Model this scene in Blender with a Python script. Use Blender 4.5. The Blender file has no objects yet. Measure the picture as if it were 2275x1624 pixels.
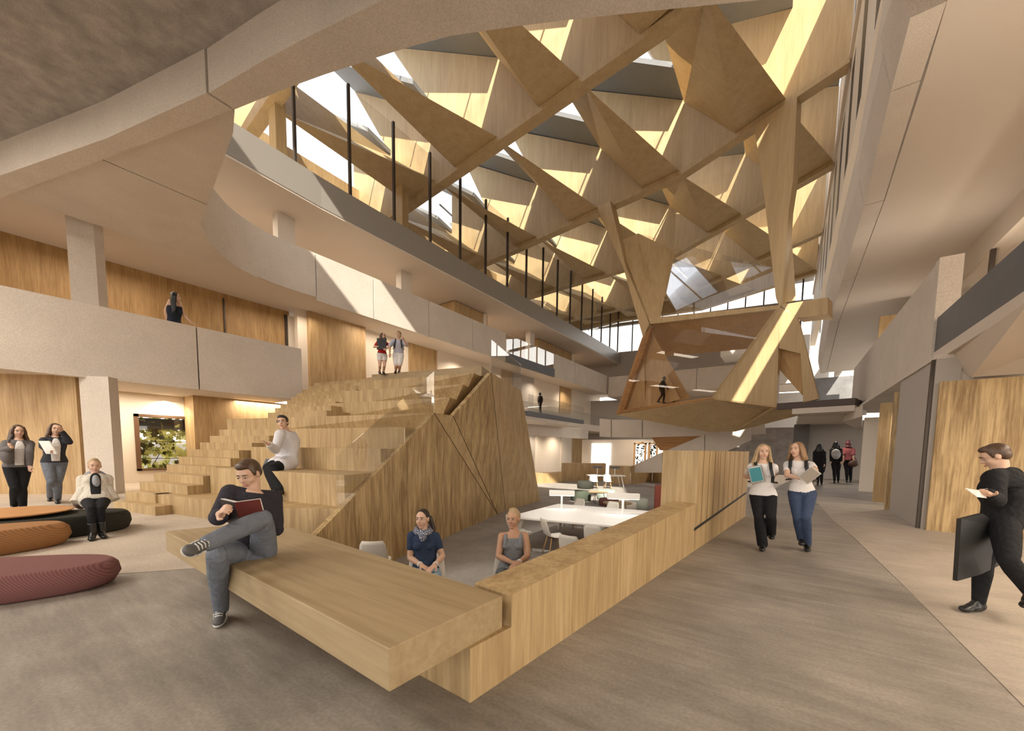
import bpy, bmesh, math, random
import numpy as np
from mathutils import Vector, Matrix, Quaternion
random.seed(7)
SC = bpy.context.scene
COL = SC.collection
PI = math.pi
# ---------------------------------------------------------------- camera geometry (frame 2275 x 1624)
FL, CX, CY, EYE, HZ = 860.0, 1137.5, 1065.0, 1.45, 997.0
ROLL = math.radians(0.7)
PITCH = math.atan((CY - HZ) / FL)
YAW = math.atan((1750 - CX) * math.cos(PITCH) / FL)
_fh = Vector((-math.sin(YAW), math.cos(YAW), 0)); _r = Vector((math.cos(YAW), math.sin(YAW), 0)); _u = Vector((0, 0, 1))
FWD = _fh * math.cos(PITCH) - _u * math.sin(PITCH)
UP0 = _u * math.cos(PITCH) + _fh * math.sin(PITCH)
RT = _r * math.cos(ROLL) + UP0 * math.sin(ROLL)
UP = UP0 * math.cos(ROLL) - _r * math.sin(ROLL)
CAM = Vector((0, 0, EYE))

def ray(px, py): return RT * (px - CX) + UP * (CY - py) + FWD * FL
def at_pl(px, py, p, n):
    d = ray(px, py); n = Vector(n); return CAM + d * ((Vector(p) - CAM).dot(n) / d.dot(n))
def at_z(px, py, z): return at_pl(px, py, (0, 0, z), (0, 0, 1))
def at_x(px, py, x): return at_pl(px, py, (x, 0, 0), (1, 0, 0))
def at_y(px, py, y): return at_pl(px, py, (0, y, 0), (0, 1, 0))

cd = bpy.data.cameras.new('camera'); cam = bpy.data.objects.new('camera', cd); COL.objects.link(cam)
cam.matrix_world = Matrix((( RT.x, UP.x, -FWD.x, 0), (RT.y, UP.y, -FWD.y, 0), (RT.z, UP.z, -FWD.z, EYE), (0, 0, 0, 1)))
cd.sensor_width = 36; cd.lens = FL / 2275 * 36; cd.shift_y = (CY - 812) / 2275; cd.clip_end = 400; cd.clip_start = .05
SC.camera = cam

# ---------------------------------------------------------------- materials
def srgb(r, g, b):
    f = lambda c: c / 12.92 if c <= .04045 else ((c + .055) / 1.055) ** 2.4
    return (f(r / 255), f(g / 255), f(b / 255), 1)
def new_mat(name):
    m = bpy.data.materials.new(name); m.use_nodes = True
    nt = m.node_tree; return m, nt, nt.nodes['Principled BSDF']
def plain(name, col, rough=.6, metal=0, noise=0, scale=20, bump=0, spec=.5):
    m, nt, b = new_mat(name)
    b.inputs['Base Color'].default_value = col; b.inputs['Roughness'].default_value = rough; b.inputs['Metallic'].default_value = metal
    b.inputs['Specular IOR Level'].default_value = spec
    if noise or bump:
        tc = nt.nodes.new('ShaderNodeTexCoord'); n = nt.nodes.new('ShaderNodeTexNoise'); n.inputs['Scale'].default_value = scale; n.inputs['Detail'].default_value = 4
        nt.links.new(tc.outputs['Object'], n.inputs['Vector'])
        if noise:
            mx = nt.nodes.new('ShaderNodeMix'); mx.data_type = 'RGBA'
            mx.inputs[6].default_value = tuple(c * (1 - noise) for c in col[:3]) + (1,); mx.inputs[7].default_value = tuple(min(1, c * (1 + noise)) for c in col[:3]) + (1,)
            nt.links.new(n.outputs['Fac'], mx.inputs[0]); nt.links.new(mx.outputs[2], b.inputs['Base Color'])
        if bump:
            bp = nt.nodes.new('ShaderNodeBump'); bp.inputs['Strength'].default_value = bump; bp.inputs['Distance'].default_value = .01
            nt.links.new(n.outputs['Fac'], bp.inputs['Height']); nt.links.new(bp.outputs['Normal'], b.inputs['Normal'])
    return m
def wood(name, c1, c2, axis='z', fine=26, rough=.55, strength=1.0):
    """ply veneer: noise stretched along the grain, two scales"""
    m, nt, b = new_mat(name); N = nt.nodes.new; L = nt.links.new
    tc = N('ShaderNodeTexCoord'); out = []
    for sc, stretch in ((fine, .05), (fine * .18, .16)):
        mp = N('ShaderNodeMapping'); s = [sc, sc, sc]; s['xyz'.index(axis)] = sc * stretch; mp.inputs['Scale'].default_value = s
        n = N('ShaderNodeTexNoise'); n.inputs['Scale'].default_value = 1; n.inputs['Detail'].default_value = 5; n.inputs['Roughness'].default_value = .6; n.inputs['Distortion'].default_value = .4
        L(tc.outputs['Object'], mp.inputs['Vector']); L(mp.outputs['Vector'], n.inputs['Vector']); out.append(n)
    ad = N('ShaderNodeMath'); ad.operation = 'ADD'; L(out[0].outputs['Fac'], ad.inputs[0]); L(out[1].outputs['Fac'], ad.inputs[1])
    rp = N('ShaderNodeMapRange'); rp.inputs['From Min'].default_value = 1 - .28 / strength; rp.inputs['From Max'].default_value = 1 + .28 / strength; L(ad.outputs[0], rp.inputs['Value'])
    mx = N('ShaderNodeMix'); mx.data_type = 'RGBA'; mx.inputs[6].default_value = c1; mx.inputs[7].default_value = c2
    L(rp.outputs['Result'], mx.inputs[0]); L(mx.outputs[2], b.inputs['Base Color'])
    b.inputs['Roughness'].default_value = rough
    bp = N('ShaderNodeBump'); bp.inputs['Strength'].default_value = .12; bp.inputs['Distance'].default_value = .004; L(out[0].outputs['Fac'], bp.inputs['Height']); L(bp.outputs['Normal'], b.inputs['Normal'])
    return m
def concrete(name, c, var=.16, scale=1.1, speck=.1, rough=.75):
    m, nt, b = new_mat(name); N = nt.nodes.new; L = nt.links.new
    tc = N('ShaderNodeTexCoord'); n1 = N('ShaderNodeTexNoise'); n1.inputs['Scale'].default_value = scale; n1.inputs['Detail'].default_value = 6; n1.inputs['Roughness'].default_value = .62
    n2 = N('ShaderNodeTexNoise'); n2.inputs['Scale'].default_value = 45; n2.inputs['Detail'].default_value = 2
    L(tc.outputs['Object'], n1.inputs['Vector']); L(tc.outputs['Object'], n2.inputs['Vector'])
    m1 = N('ShaderNodeMapRange'); m1.inputs['From Min'].default_value = .3; m1.inputs['From Max'].default_value = .7; m1.inputs['To Min'].default_value = 1 - var; m1.inputs['To Max'].default_value = 1 + var; L(n1.outputs['Fac'], m1.inputs['Value'])
    m2 = N('ShaderNodeMapRange'); m2.inputs['From Min'].default_value = .3; m2.inputs['From Max'].default_value = .7; m2.inputs['To Min'].default_value = 1 - speck; m2.inputs['To Max'].default_value = 1 + speck; L(n2.outputs['Fac'], m2.inputs['Value'])
    mu = N('ShaderNodeMath'); mu.operation = 'MULTIPLY'; L(m1.outputs[0], mu.inputs[0]); L(m2.outputs[0], mu.inputs[1])
    vm = N('ShaderNodeVectorMath'); vm.operation = 'SCALE'; vm.inputs[0].default_value = c[:3]; L(mu.outputs[0], vm.inputs['Scale']); L(vm.outputs[0], b.inputs['Base Color'])
    b.inputs['Roughness'].default_value = rough
    return m
def glass(name, tint=(1, 1, 1, 1), refl=.08, rough=.0):
    """thin sheet: transparent with a fresnel-weighted reflection"""
    m = bpy.data.materials.new(name); m.use_nodes = True; nt = m.node_tree; nt.nodes.clear(); N = nt.nodes.new; L = nt.links.new
    o = N('ShaderNodeOutputMaterial'); t = N('ShaderNodeBsdfTransparent'); t.inputs['Color'].default_value = tint
    g = N('ShaderNodeBsdfGlossy'); g.inputs['Roughness'].default_value = rough; g.inputs['Color'].default_value = (1, 1, 1, 1)
    lw = N('ShaderNodeLayerWeight'); lw.inputs['Blend'].default_value = .22
    mr = N('ShaderNodeMapRange'); mr.inputs['To Min'].default_value = refl * .5; mr.inputs['To Max'].default_value = min(1, refl * 6)
    mx = N('ShaderNodeMixShader'); L(lw.outputs['Fresnel'], mr.inputs['Value']); L(mr.outputs['Result'], mx.inputs['Fac']); L(t.outputs[0], mx.inputs[1]); L(g.outputs[0], mx.inputs[2]); L(mx.outputs[0], o.inputs['Surface'])
    return m
def emit(name, col, s):
    m = bpy.data.materials.new(name); m.use_nodes = True; nt = m.node_tree; nt.nodes.clear()
    o = nt.nodes.new('ShaderNodeOutputMaterial'); e = nt.nodes.new('ShaderNodeEmission'); e.inputs['Color'].default_value = col; e.inputs['Strength'].default_value = s
    nt.links.new(e.outputs[0], o.inputs['Surface']); return m
def lin(r, g, b): return (r, g, b, 1)

M = {}
M['ply'] = wood('ply', lin(.53, .385, .20), lin(.33, .215, .095), 'z', 24, strength=1.15)
M['ply_roof'] = wood('ply_roof', lin(.53, .39, .21), lin(.39, .27, .13), 'z', 14, strength=.8)
M['ply_flat'] = wood('ply_flat', lin(.43, .325, .185), lin(.30, .21, .105), 'x', 20, strength=.9)
M['ply_coarse'] = wood('ply_coarse', lin(.52, .37, .18), lin(.24, .145, .055), 'z', 30, strength=1.5)
M['ply_wall'] = wood('ply_wall', lin(.53, .375, .195), lin(.35, .215, .09), 'z', 22, strength=1.1)
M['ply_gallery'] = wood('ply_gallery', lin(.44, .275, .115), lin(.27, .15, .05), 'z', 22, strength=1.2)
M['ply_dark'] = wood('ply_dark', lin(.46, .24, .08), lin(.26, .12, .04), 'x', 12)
M['groove'] = plain('groove', lin(.05, .03, .015), .8)
M['concrete'] = concrete('concrete', (.60, .535, .465), .07, .8, .12)
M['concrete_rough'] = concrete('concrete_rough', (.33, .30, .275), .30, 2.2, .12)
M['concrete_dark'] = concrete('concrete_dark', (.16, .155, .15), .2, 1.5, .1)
M['soffit'] = plain('soffit', lin(.62, .55, .475), .7, noise=.03, scale=1)
M['white_wall'] = plain('white_wall', lin(.74, .66, .56), .7, noise=.04, scale=.7)
M['grey_wall'] = plain('grey_wall', lin(.42, .385, .35), .7, noise=.05, scale=1)
M['upstand'] = plain('upstand', lin(.17, .17, .165), .6, noise=.1, scale=2)
M['steel'] = plain('steel', lin(.075, .06, .05), .45, .6)
M['black'] = plain('black', lin(.012, .012, .012), .5)
M['slate'] = plain('slate', lin(.10, .105, .12), .5, noise=.15, scale=4)
M['balcony_edge'] = plain('balcony_edge', lin(.06, .035, .028), .5, noise=.5, scale=60)
M['white'] = plain('white', lin(.82, .79, .75), .45)
M['shell'] = plain('shell', lin(.74, .70, .63), .45)
M['oak_leg'] = wood('oak_leg', lin(.62, .38, .18), lin(.48, .27, .11), 'z', 40)
M['glass'] = glass('glass', (.97, .97, .96, 1), .07)
M['glass_pod'] = glass('glass_pod', (.93, .89, .84, 1), .09)
M['glass_sky'] = glass('glass_sky', (.97, .98, 1, 1), .02)
M['pane_glow'] = emit('pane_glow', (1, .95, .86, 1), 1.15)  # daylight behind the far windows, put in as a glow

# ---------------------------------------------------------------- mesh builder
class MB:
    def __init__(s): s.v = []; s.f = []
    def add(s, vs, fs):
        b = len(s.v); s.v += [tuple(v) for v in vs]; s.f += [tuple(i + b for i in f) for f in fs]; return s
    def box(s, a, b):
        x0, y0, z0 = (min(a[i], b[i]) for i in range(3)); x1, y1, z1 = (max(a[i], b[i]) for i in range(3))
        return s.add([(x0,y0,z0),(x1,y0,z0),(x1,y1,z0),(x0,y1,z0),(x0,y0,z1),(x1,y0,z1),(x1,y1,z1),(x0,y1,z1)], [(0,3,2,1),(4,5,6,7),(0,1,5,4),(1,2,6,5),(2,3,7,6),(3,0,4,7)])
    def prism(s, pts, vec):
        n = len(pts); v = Vector(vec); a = [Vector(p) for p in pts]
        return s.add(a + [p + v for p in a], [tuple(range(n))[::-1], tuple(range(n, 2 * n))] + [(i, (i + 1) % n, n + (i + 1) % n, n + i) for i in range(n)])
    def plate(s, pts, t, toward=None):
        """polygon given a thickness t along its own normal, away from the viewer side point `toward`"""
        a = [Vector(p) for p in pts]; n = Vector((0, 0, 0))
        for i in range(len(a)): n += a[i].cross(a[(i + 1) % len(a)])
        n.normalize()
        if toward is not None and n.dot(Vector(toward) - a[0]) > 0: n = -n
        return s.prism(a, n * t)
    def tube(s, pts, r, n=10, caps=True):
        pts = [Vector(p) for p in pts]; rs = r if isinstance(r, (list, tuple)) else [r] * len(pts); b = len(s.v); ref = None
        for i, p in enumerate(pts):
            d = (pts[min(i + 1, len(pts) - 1)] - pts[max(i - 1, 0)]).normalized()
            if ref is None: ref = d.orthogonal().normalized()
            else: ref = (ref - d * ref.dot(d)).normalized()
            e = d.cross(ref)
            for k in range(n):
                t = 2 * PI * k / n; s.v.append(tuple(p + (ref * math.cos(t) + e * math.sin(t)) * rs[i]))
        for i in range(len(pts) - 1):
            for k in range(n): s.f.append((b + i * n + k, b + i * n + (k + 1) % n, b + (i + 1) * n + (k + 1) % n, b + (i + 1) * n + k))
        if caps: s.f.append(tuple(b + k for k in range(n))[::-1]); s.f.append(tuple(b + (len(pts) - 1) * n + k for k in range(n)))
        return s
    def bar(s, a, b, w, h, up=(0, 0, 1)):
        a = Vector(a); b = Vector(b); d = (b - a).normalized(); u = Vector(up); r = d.cross(u).normalized() * (w / 2); u = r.cross(d).normalized() * (h / 2)
        p = [a - r - u, a + r - u, a + r + u, a - r + u]; return s.prism(p, b - a)
    def lathe(s, prof, c=(0, 0, 0), n=24, sx=1, sy=1):
        b = len(s.v)
        for r, z in prof:
            for k in range(n): t = 2 * PI * k / n; s.v.append((c[0] + r * math.cos(t) * sx, c[1] + r * math.sin(t) * sy, c[2] + z))
        m = len(prof)
        for i in range(m - 1):
            for k in range(n): s.f.append((b + i * n + k, b + i * n + (k + 1) % n, b + (i + 1) * n + (k + 1) % n, b + (i + 1) * n + k))
        s.f.append(tuple(b + k for k in range(n))[::-1]); s.f.append(tuple(b + (m - 1) * n + k for k in range(n))); return s
    def ell(s, c, r, rot=None, nu=14, nv=9):
        b = len(s.v); c = Vector(c); R = rot or Matrix.Identity(3)
        vs = [Vector((0, 0, -r[2]))]
        for j in range(1, nv):
            a = -PI / 2 + PI * j / nv
            for k in range(nu): t = 2 * PI * k / nu; vs.append(Vector((r[0] * math.cos(a) * math.cos(t), r[1] * math.cos(a) * math.sin(t), r[2] * math.sin(a))))
        vs.append(Vector((0, 0, r[2])))
        s.v += [tuple(c + R @ v) for v in vs]; e = len(vs) - 1
        for k in range(nu): s.f.append((b, b + 1 + (k + 1) % nu, b + 1 + k)); s.f.append((b + e, b + 1 + (nv - 2) * nu + k, b + 1 + (nv - 2) * nu + (k + 1) % nu))
        for j in range(nv - 2):
            for k in range(nu):
                q = b + 1 + j * nu; s.f.append((q + k, q + (k + 1) % nu, q + nu + (k + 1) % nu, q + nu + k))
        return s
    def mesh(s, name):
        me = bpy.data.meshes.new(name); me.from_pydata(s.v, [], s.f)
        bm = bmesh.new(); bm.from_mesh(me); bmesh.ops.recalc_face_normals(bm, faces=bm.faces); bm.to_mesh(me); bm.free(); return me
    def build(s, name, mat, parent=None, smooth=False, bevel=0, at=None):
        """at: the object's own origin (the mesh is given in the frame of the parent, or of the world)"""
        if at is not None: a = Vector(at); s.v = [tuple(Vector(v) - a) for v in s.v]
        me = s.mesh(name); o = bpy.data.objects.new(name, me); COL.objects.link(o)
        mats = mat if isinstance(mat, list) else [mat]
        for m in mats: me.materials.append(M[m] if isinstance(m, str) else m)
        if parent is not None: o.parent = parent
        if at is not None: o.location = at
        if smooth: me.polygons.foreach_set('use_smooth', [True] * len(me.polygons))
        if bevel:
            md = o.modifiers.new('edge', 'BEVEL'); md.width = bevel; md.segments = 2; md.limit_method = 'ANGLE'
        return o
def tag(o, label, cat, group=None, kind=None):
    o['label'] = label; o['category'] = cat
    if group: o['group'] = group
    o['kind'] = kind or 'thing'
    return o
def struct(o): o['kind'] = 'structure'; return o
def empty(name, loc, label, cat, group=None, rz=0):
    o = bpy.data.objects.new(name, None); COL.objects.link(o); o.location = loc; o.rotation_euler = (0, 0, rz); o.empty_display_size = .2
    return tag(o, label, cat, group)
def copy_tree(o, parent=None):
    c = o.copy(); COL.objects.link(c); c.parent = parent
    for ch in list(o.children): copy_tree(ch, c)
    return c
ORD = ['first', 'second', 'third', 'fourth', 'fifth', 'sixth', 'seventh', 'eighth', 'ninth', 'tenth', 'eleventh', 'twelfth', 'thirteenth', 'fourteenth', 'fifteenth', 'sixteenth', 'seventeenth', 'eighteenth', 'nineteenth', 'twentieth']
def P(*q): return Vector(q)
# ================================================================ FLOORS
PIT = -0.9
M['floor'] = concrete('floor_stone', (.30, .268, .232), .30, .9, .12, .5)
def streak(mat, amt):
    nt = mat.node_tree; N = nt.nodes.new; L = nt.links.new; bs = nt.nodes['Principled BSDF']; src = bs.inputs['Base Color'].links[0].from_socket
    tc = N('ShaderNodeTexCoord'); mp = N('ShaderNodeMapping'); mp.inputs['Scale'].default_value = (.9, 7, 1); mp.inputs['Rotation'].default_value = (0, 0, -.62); n = N('ShaderNodeTexNoise'); n.inputs['Scale'].default_value = 1.1; n.inputs['Detail'].default_value = 8; n.inputs['Roughness'].default_value = .7
    L(tc.outputs['Object'], mp.inputs['Vector']); L(mp.outputs['Vector'], n.inputs['Vector']); mr = N('ShaderNodeMapRange'); mr.inputs['From Min'].default_value = .35; mr.inputs['From Max'].default_value = .62; mr.inputs['To Min'].default_value = 1 - amt; mr.inputs['To Max'].default_value = 1.06; L(n.outputs['Fac'], mr.inputs['Value'])
    v = N('ShaderNodeVectorMath'); v.operation = 'SCALE'; L(src, v.inputs[0]); L(mr.outputs[0], v.inputs['Scale']); L(v.outputs[0], bs.inputs['Base Color'])
streak(M['floor'], .22)
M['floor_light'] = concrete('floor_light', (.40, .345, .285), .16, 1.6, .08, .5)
M['floor_pit'] = concrete('floor_pit', (.29, .265, .24), .2, 1.2, .12, .6)
M['floor_lit'] = concrete('floor_lit', (.50, .425, .345), .12, 1.3, .14, .9)
WALL_A, WALL_B = at_z(1044, 1562, 0), at_z(1656, 1147, 0)            # outer foot of the low timber wall
wd = (WALL_B - WALL_A).normalized(); wn = P(-wd.y, wd.x, 0)            # along it / into the reading pit
if wn.x > 0: wn = -wn
def wall_pt(t, off, z): return WALL_A + wd * t + wn * off + P(0, 0, z)
WALL_LEN = (WALL_B - WALL_A).length
far_end = WALL_A + wd * 46
# upper floor: a plate with the sunken reading area cut out of it
mb = MB(); top = [(-34, -16), (16, -16), (16, 46), (far_end.x - .2, far_end.y)]
a = WALL_A + wn * .35
plan = [(-34, -16), (16, -16), (16, 47), tuple((far_end + wn * .35)[:2]), tuple(a[:2]), (a.x, 1.9), (-6.5, 2.1), (-7.1, 3.0), (-7.4, 4.6), (-8.9, 9.5), (-34, 9.5)]
mb.prism([(x, y, 0) for x, y in plan], (0, 0, -1.0)); floor = struct(mb.build('floor', 'floor'))
mb = MB(); mb.prism([(x, y, PIT) for x, y in [(-34, 1.5), (1, 1.5), (1, 47), (-34, 47)]], (0, 0, -.3)); struct(mb.build('floor_lower', 'floor_pit'))
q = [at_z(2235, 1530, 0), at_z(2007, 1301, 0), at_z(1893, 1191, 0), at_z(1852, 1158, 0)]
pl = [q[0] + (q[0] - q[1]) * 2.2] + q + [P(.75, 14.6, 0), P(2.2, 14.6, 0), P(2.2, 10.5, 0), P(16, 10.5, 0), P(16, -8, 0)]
mb = MB(); mb.prism([(p.x, p.y, .004) for p in pl], (0, 0, -.003)); streak(M['floor_light'], .12); struct(mb.build('floor_pale', 'floor_light'))  # paler area of the right hand floor
cp = [(-30, -3), (-9, -2.0), (-6.6, .1), (-5.6, 1.5), (-5.9, 2.04), (-6.3, 2.3), (-8.5, 3), (-14, 4), (-19.7, 9), (-30, 9)]  # warm light on the left floor, painted as a paler colour
mb = MB(); mb.prism([(x, y, .004) for x, y in cp], (0, 0, -.003)); struct(mb.build('floor_lit_pool', 'floor_lit'))

# ================================================================ LEFT WING
LX = -16.18
# level 1 slab and its soffit
mb = MB(); mb.box((-20.2, -7, 3.34), (LX - .28, 8.0, 3.62)); struct(mb.build('ceiling_ground_left', 'soffit'))
mb = MB(); mb.box((-24, -7, 3.62), (LX - .28, 8.0, 4.3)); struct(mb.build('floor_gallery', 'concrete'))
yj = at_x(439.5, 790, LX).y
def parapet(y0, y1, x, z0, z1, t, label, grp, mat='concrete', name='concrete_parapet'):
    b = MB(); b.box((x, y0, z0), (x - t, y1, z1)); o = b.build(name, mat, at=((x - t / 2), (y0 + y1) / 2, z0)); return tag(o, label, 'parapet', grp)
parapet(-6, yj - .02, LX, 3.3, 5.35, .28, 'long beige concrete parapet of the lower left gallery, a woman standing behind it', 'lower left gallery parapets')
parapet(yj + .02, 8.04, LX, 3.3, 5.35, .28, 'shorter beige concrete parapet panel of the lower left gallery ending at the timber stair', 'lower left gallery parapets')
# free-standing columns (their broad faces turned to the room)
cA, cB = at_z(194, 1098, 0), at_z(258, 1098, 0); cd_ = (cB - cA); cn = P(-cd_.y, cd_.x, 0).normalized() * .3
b = MB(); b.prism([cA, cB, cB + cn, cA + cn], (0, 0, 3.34)); o = b.build('concrete_column', 'concrete', at=tuple(cA)); tag(o, 'flat beige concrete column standing on the floor beside the leafy window', 'column')
k0, k1 = at_pl(150, 560, cA + P(0, 0, 5), (cA.x, cA.y, 0)), at_pl(215, 580, cA + P(0, 0, 5), (cA.x, cA.y, 0))
sh = (cA - CAM); sh.z = 0; sh = sh.normalized() * .55
k0 = P(k0.x, k0.y, 4.3) + sh; k1 = P(k1.x, k1.y, 4.3) + sh
b = MB(); b.prism([k0, k1, k1 + cn, k0 + cn], (0, 0, 3.6)); o = b.build('concrete_column', 'concrete', at=tuple(k0)); tag(o, 'flat beige concrete column rising behind the long left gallery parapet', 'column')
# ground floor back walls
g0, g1 = at_z(0, 1098, 0), at_z(186, 1098, 0); gd = (g1 - g0).normalized()
b = MB(); b.plate([g0 - gd * 6, g1, g1 + P(0, 0, 3.34), g0 - gd * 6 + P(0, 0, 3.34)], .15, toward=CAM); struct(b.build('wall_left_timber', 'ply_wall'))
WX = -19.7
b = MB()
wy0, wy1 = at_x(300, 980, WX).y, at_x(437, 980, WX).y; wz0, wz1 = at_x(300, 1046, WX).z, at_x(300, 919, WX).z
b.box((WX, -6, 0), (WX - .2, wy0, 3.4)).box((WX, wy1, 0), (WX - .2, 14, 3.4)).box((WX, wy0, 0), (WX - .2, wy1, wz0)).box((WX, wy0, wz1), (WX - .2, wy1, 3.4))
struct(b.build('wall_left', 'white_wall'))
wf = MB()
for s, (y0, y1, z0, z1) in enumerate([(wy0, wy0 + .13, wz0, wz1), (wy1 - .08, wy1, wz0, wz1), (wy0, wy1, wz1 - .1, wz1), (wy0, wy1, wz0, wz0 + .07)]): wf.box((WX + .06, y0, z0), (WX - .25, y1, z1))
win = struct(wf.build('window_1', plain('window_timber', lin(.13, .065, .03), .5)))
b = MB(); b.box((WX - .12, wy0, wz0), (WX - .13, wy1, wz1)); b.build('pane', 'glass', win)
b = MB()
for fz in (.52, .21): b.tube([(WX - .3, wy0 - .3, wz0 + (wz1 - wz0) * fz), (WX - .3, wy1 + .3, wz0 + (wz1 - wz0) * fz)], .012, 6)
b.build('wire', 'steel', win)
b = MB(); b.box((WX - .35, wy0 - .6, wz1 - .52), (WX - .6, wy1 + 1.2, wz1 - .12)); b.build('shading_beam', 'black', win)
# ivy outside that window
def leaf_shape(s):
    pts = [(0, -.5), (.18, -.32), (.48, -.38), (.36, -.1), (.55, .14), (.26, .16), (0, .62), (-.26, .16), (-.55, .14), (-.36, -.1), (-.48, -.38), (-.18, -.32)]
    return [(x * s, y * s) for x, y in pts]
def leaf_mat(name, c):
    m, nt, bs = new_mat(name); bs.inputs['Base Color'].default_value = c; bs.inputs['Roughness'].default_value = .5
    t = nt.nodes.new('ShaderNodeBsdfTranslucent'); t.inputs['Color'].default_value = c; mx = nt.nodes.new('ShaderNodeMixShader'); mx.inputs['Fac'].default_value = .6
    o = nt.nodes['Material Output']; nt.links.new(bs.outputs[0], mx.inputs[1]); nt.links.new(t.outputs[0], mx.inputs[2]); nt.links.new(mx.outputs[0], o.inputs['Surface']); return m
LEAF = [leaf_mat('leaf_pale', lin(.80, .76, .30)), leaf_mat('leaf_green', lin(.33, .33, .09)), leaf_mat('leaf_deep', lin(.05, .045, .015))]
def ivy(name, x, y0, y1, z0, z1, n, s, label, seed, normal=(1, 0, 0)):
    rnd = random.Random(seed); b = MB(); mi = []
    for i in range(n):
        c = P(x - rnd.random() * .5, y0 + (y1 - y0) * rnd.random(), z0 + (z1 - z0) * rnd.random())
        R = Matrix.Rotation(rnd.uniform(-.7, .7), 3, 'Z') @ Matrix.Rotation(rnd.uniform(-.6, .6), 3, 'Y') @ Matrix.Rotation(rnd.uniform(0, 6.28), 3, 'X')
        sh = leaf_shape(s * rnd.uniform(.7, 1.3)); b.add([c + R @ P(0, px, py) for px, py in sh], [tuple(range(len(sh)))]); mi.append(rnd.choice([0, 0, 0, 1, 1, 2]))
    for i in range(6):
        yy = y0 + (y1 - y0) * rnd.random(); k = len(b.f); b.tube([(x - .3, yy - .5, z0), (x - .3, yy + .6, z1)], .012, 5); mi += [2] * (len(b.f) - k)
    me = bpy.data.meshes.new(name); me.from_pydata(b.v, [], b.f); o = bpy.data.objects.new(name, me); COL.objects.link(o)
    for m in LEAF: me.materials.append(m)
    me.polygons.foreach_set('material_index', mi); return tag(o, label, 'ivy', kind='stuff')
ivy('ivy', WX - .35, wy0 - .4, wy1 + .4, wz0 - .2, wz1 + .1, 520, .22, 'sunlit pale green ivy filling the timber framed window on the left', 3)
# timber cheek beside the window and behind the stair foot
e0, e1 = at_x(432, 950, -18.6), at_x(505, 950, -18.6)
b = MB(); b.box((-18.6, e0.y, 0), (-18.75, 16, 3.34)).box((-18.751, e0.y, 0), (-19.69, e0.y + .12, 3.34)); struct(b.build('wall_left_stair', 'ply_wall'))
# ---- level 1 interior behind the gallery (timber wall, doors)
X1 = -20.0
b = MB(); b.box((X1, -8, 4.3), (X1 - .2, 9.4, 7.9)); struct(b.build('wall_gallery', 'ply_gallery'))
for i, (px, w) in enumerate(((497, .05), (632, .16), (664, .1))):
    p = at_x(px, 700, X1 + .03); b = MB(); b.box((X1 + .05, p.y, 4.3), (X1, p.y + w, 7.7)); struct(b.build('trim_%d' % (i + 1), 'steel'))
p0, p1 = at_x(640, 720, X1 + .1), at_x(660, 720, X1 + .1)
b = MB(); b.box((X1 + .12, p0.y, 4.3), (X1, p1.y, 7.7)); struct(b.build('door_1', 'white_wall'))
p0, p1 = at_x(684, 800, -19.2), at_x(808, 800, -19.2)
b = MB(); b.box((-19.2, 9.4, 4.0), (-19.5, p0.y, 7.9)); struct(b.build('wall_landing', 'white_wall'))
b = MB(); b.box((-19.0, p0.y, 4.0), (-19.5, p1.y, 7.9)); struct(b.build('wall_landing_timber', 'ply_wall'))
p2 = at_x(912, 800, -19.2)
b = MB(); b.box((-19.4, p1.y, 4.0), (-19.6, p2.y, 7.9)); struct(b.build('wall_landing_white', 'white_wall'))
# far part of the level 1 back wall: timber and white panels alternating
segs = [(p2.y, 'ply_wall'), (18.5, 'white_wall'), (25.5, 'ply_wall'), (27.2, 'grey_wall'), (30.5, 'white_wall'), (35.5, 'ply_wall'), (38, 'white_wall'), (46, None)]
for i in range(len(segs) - 1):
    b = MB(); b.box((-19.4 + .1 * (i % 2), segs[i][0], 3.9), (-19.8, segs[i + 1][0], 7.9)); struct(b.build('wall_gallery_far', segs[i][1]))
    b = MB(); b.box((-19.9 + .1 * (i % 3), segs[i][0] + 1.2, PIT), (-20.3, segs[i + 1][0] + 1.2, 3.4)); struct(b.build('wall_lower_far', ['ply_wall', 'white_wall', 'white_wall', 'grey_wall', 'white_wall', 'white_wall', 'ply_wall'][i]))
# level 1 floor beyond the stair landing
b = MB(); b.box((-20, 12.6, 3.34), (LX - .1, 46, 3.95)); struct(b.build('floor_gallery_far', 'soffit'))
b = MB(); b.box((LX, 12.8, 3.95), (LX - .02, 46, 5.0)); o = b.build('glass_balustrade', 'glass', at=(LX, 29, 3.95)); tag(o, 'long clear glass balustrade of the lower left gallery beyond the timber stair', 'balustrade')

# ---- level 2 floor plate: facade line, sweeping corner, bridge over the camera
CURVE = [(-16.5, 8.85), (-16.48, 7.6), (-16.3, 6.6), (-15.84, 5.69), (-15.3, 5.12), (-14.86, 4.75), (-14.3, 4.4), (-13.79, 4.17), (-12.6, 3.92)]
def dense(pts, k=5):
    q = [pts[0]] + pts + [pts[-1]]; out = []
    for a, b_, c, d in zip(q, q[1:], q[2:], q[3:]):
        for i in range(k):
            t = i / k; out.append(tuple(.5 * (2 * b_[j] + (c[j] - a[j]) * t + (2 * a[j] - 5 * b_[j] + 4 * c[j] - d[j]) * t * t + (3 * b_[j] - a[j] - 3 * c[j] + d[j]) * t ** 3) for j in (0, 1)))
    return out + [pts[-1]]
b = MB(); b.prism([(x, y, 7.9) for x, y in [(-24, -9), (-16.3, -9), (-16.3, 6.4), (-16.66, 7.2), (-16.66, 46), (-24, 46)]], (0, 0, .3)); struct(b.build('ceiling_gallery', 'soffit'))
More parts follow.
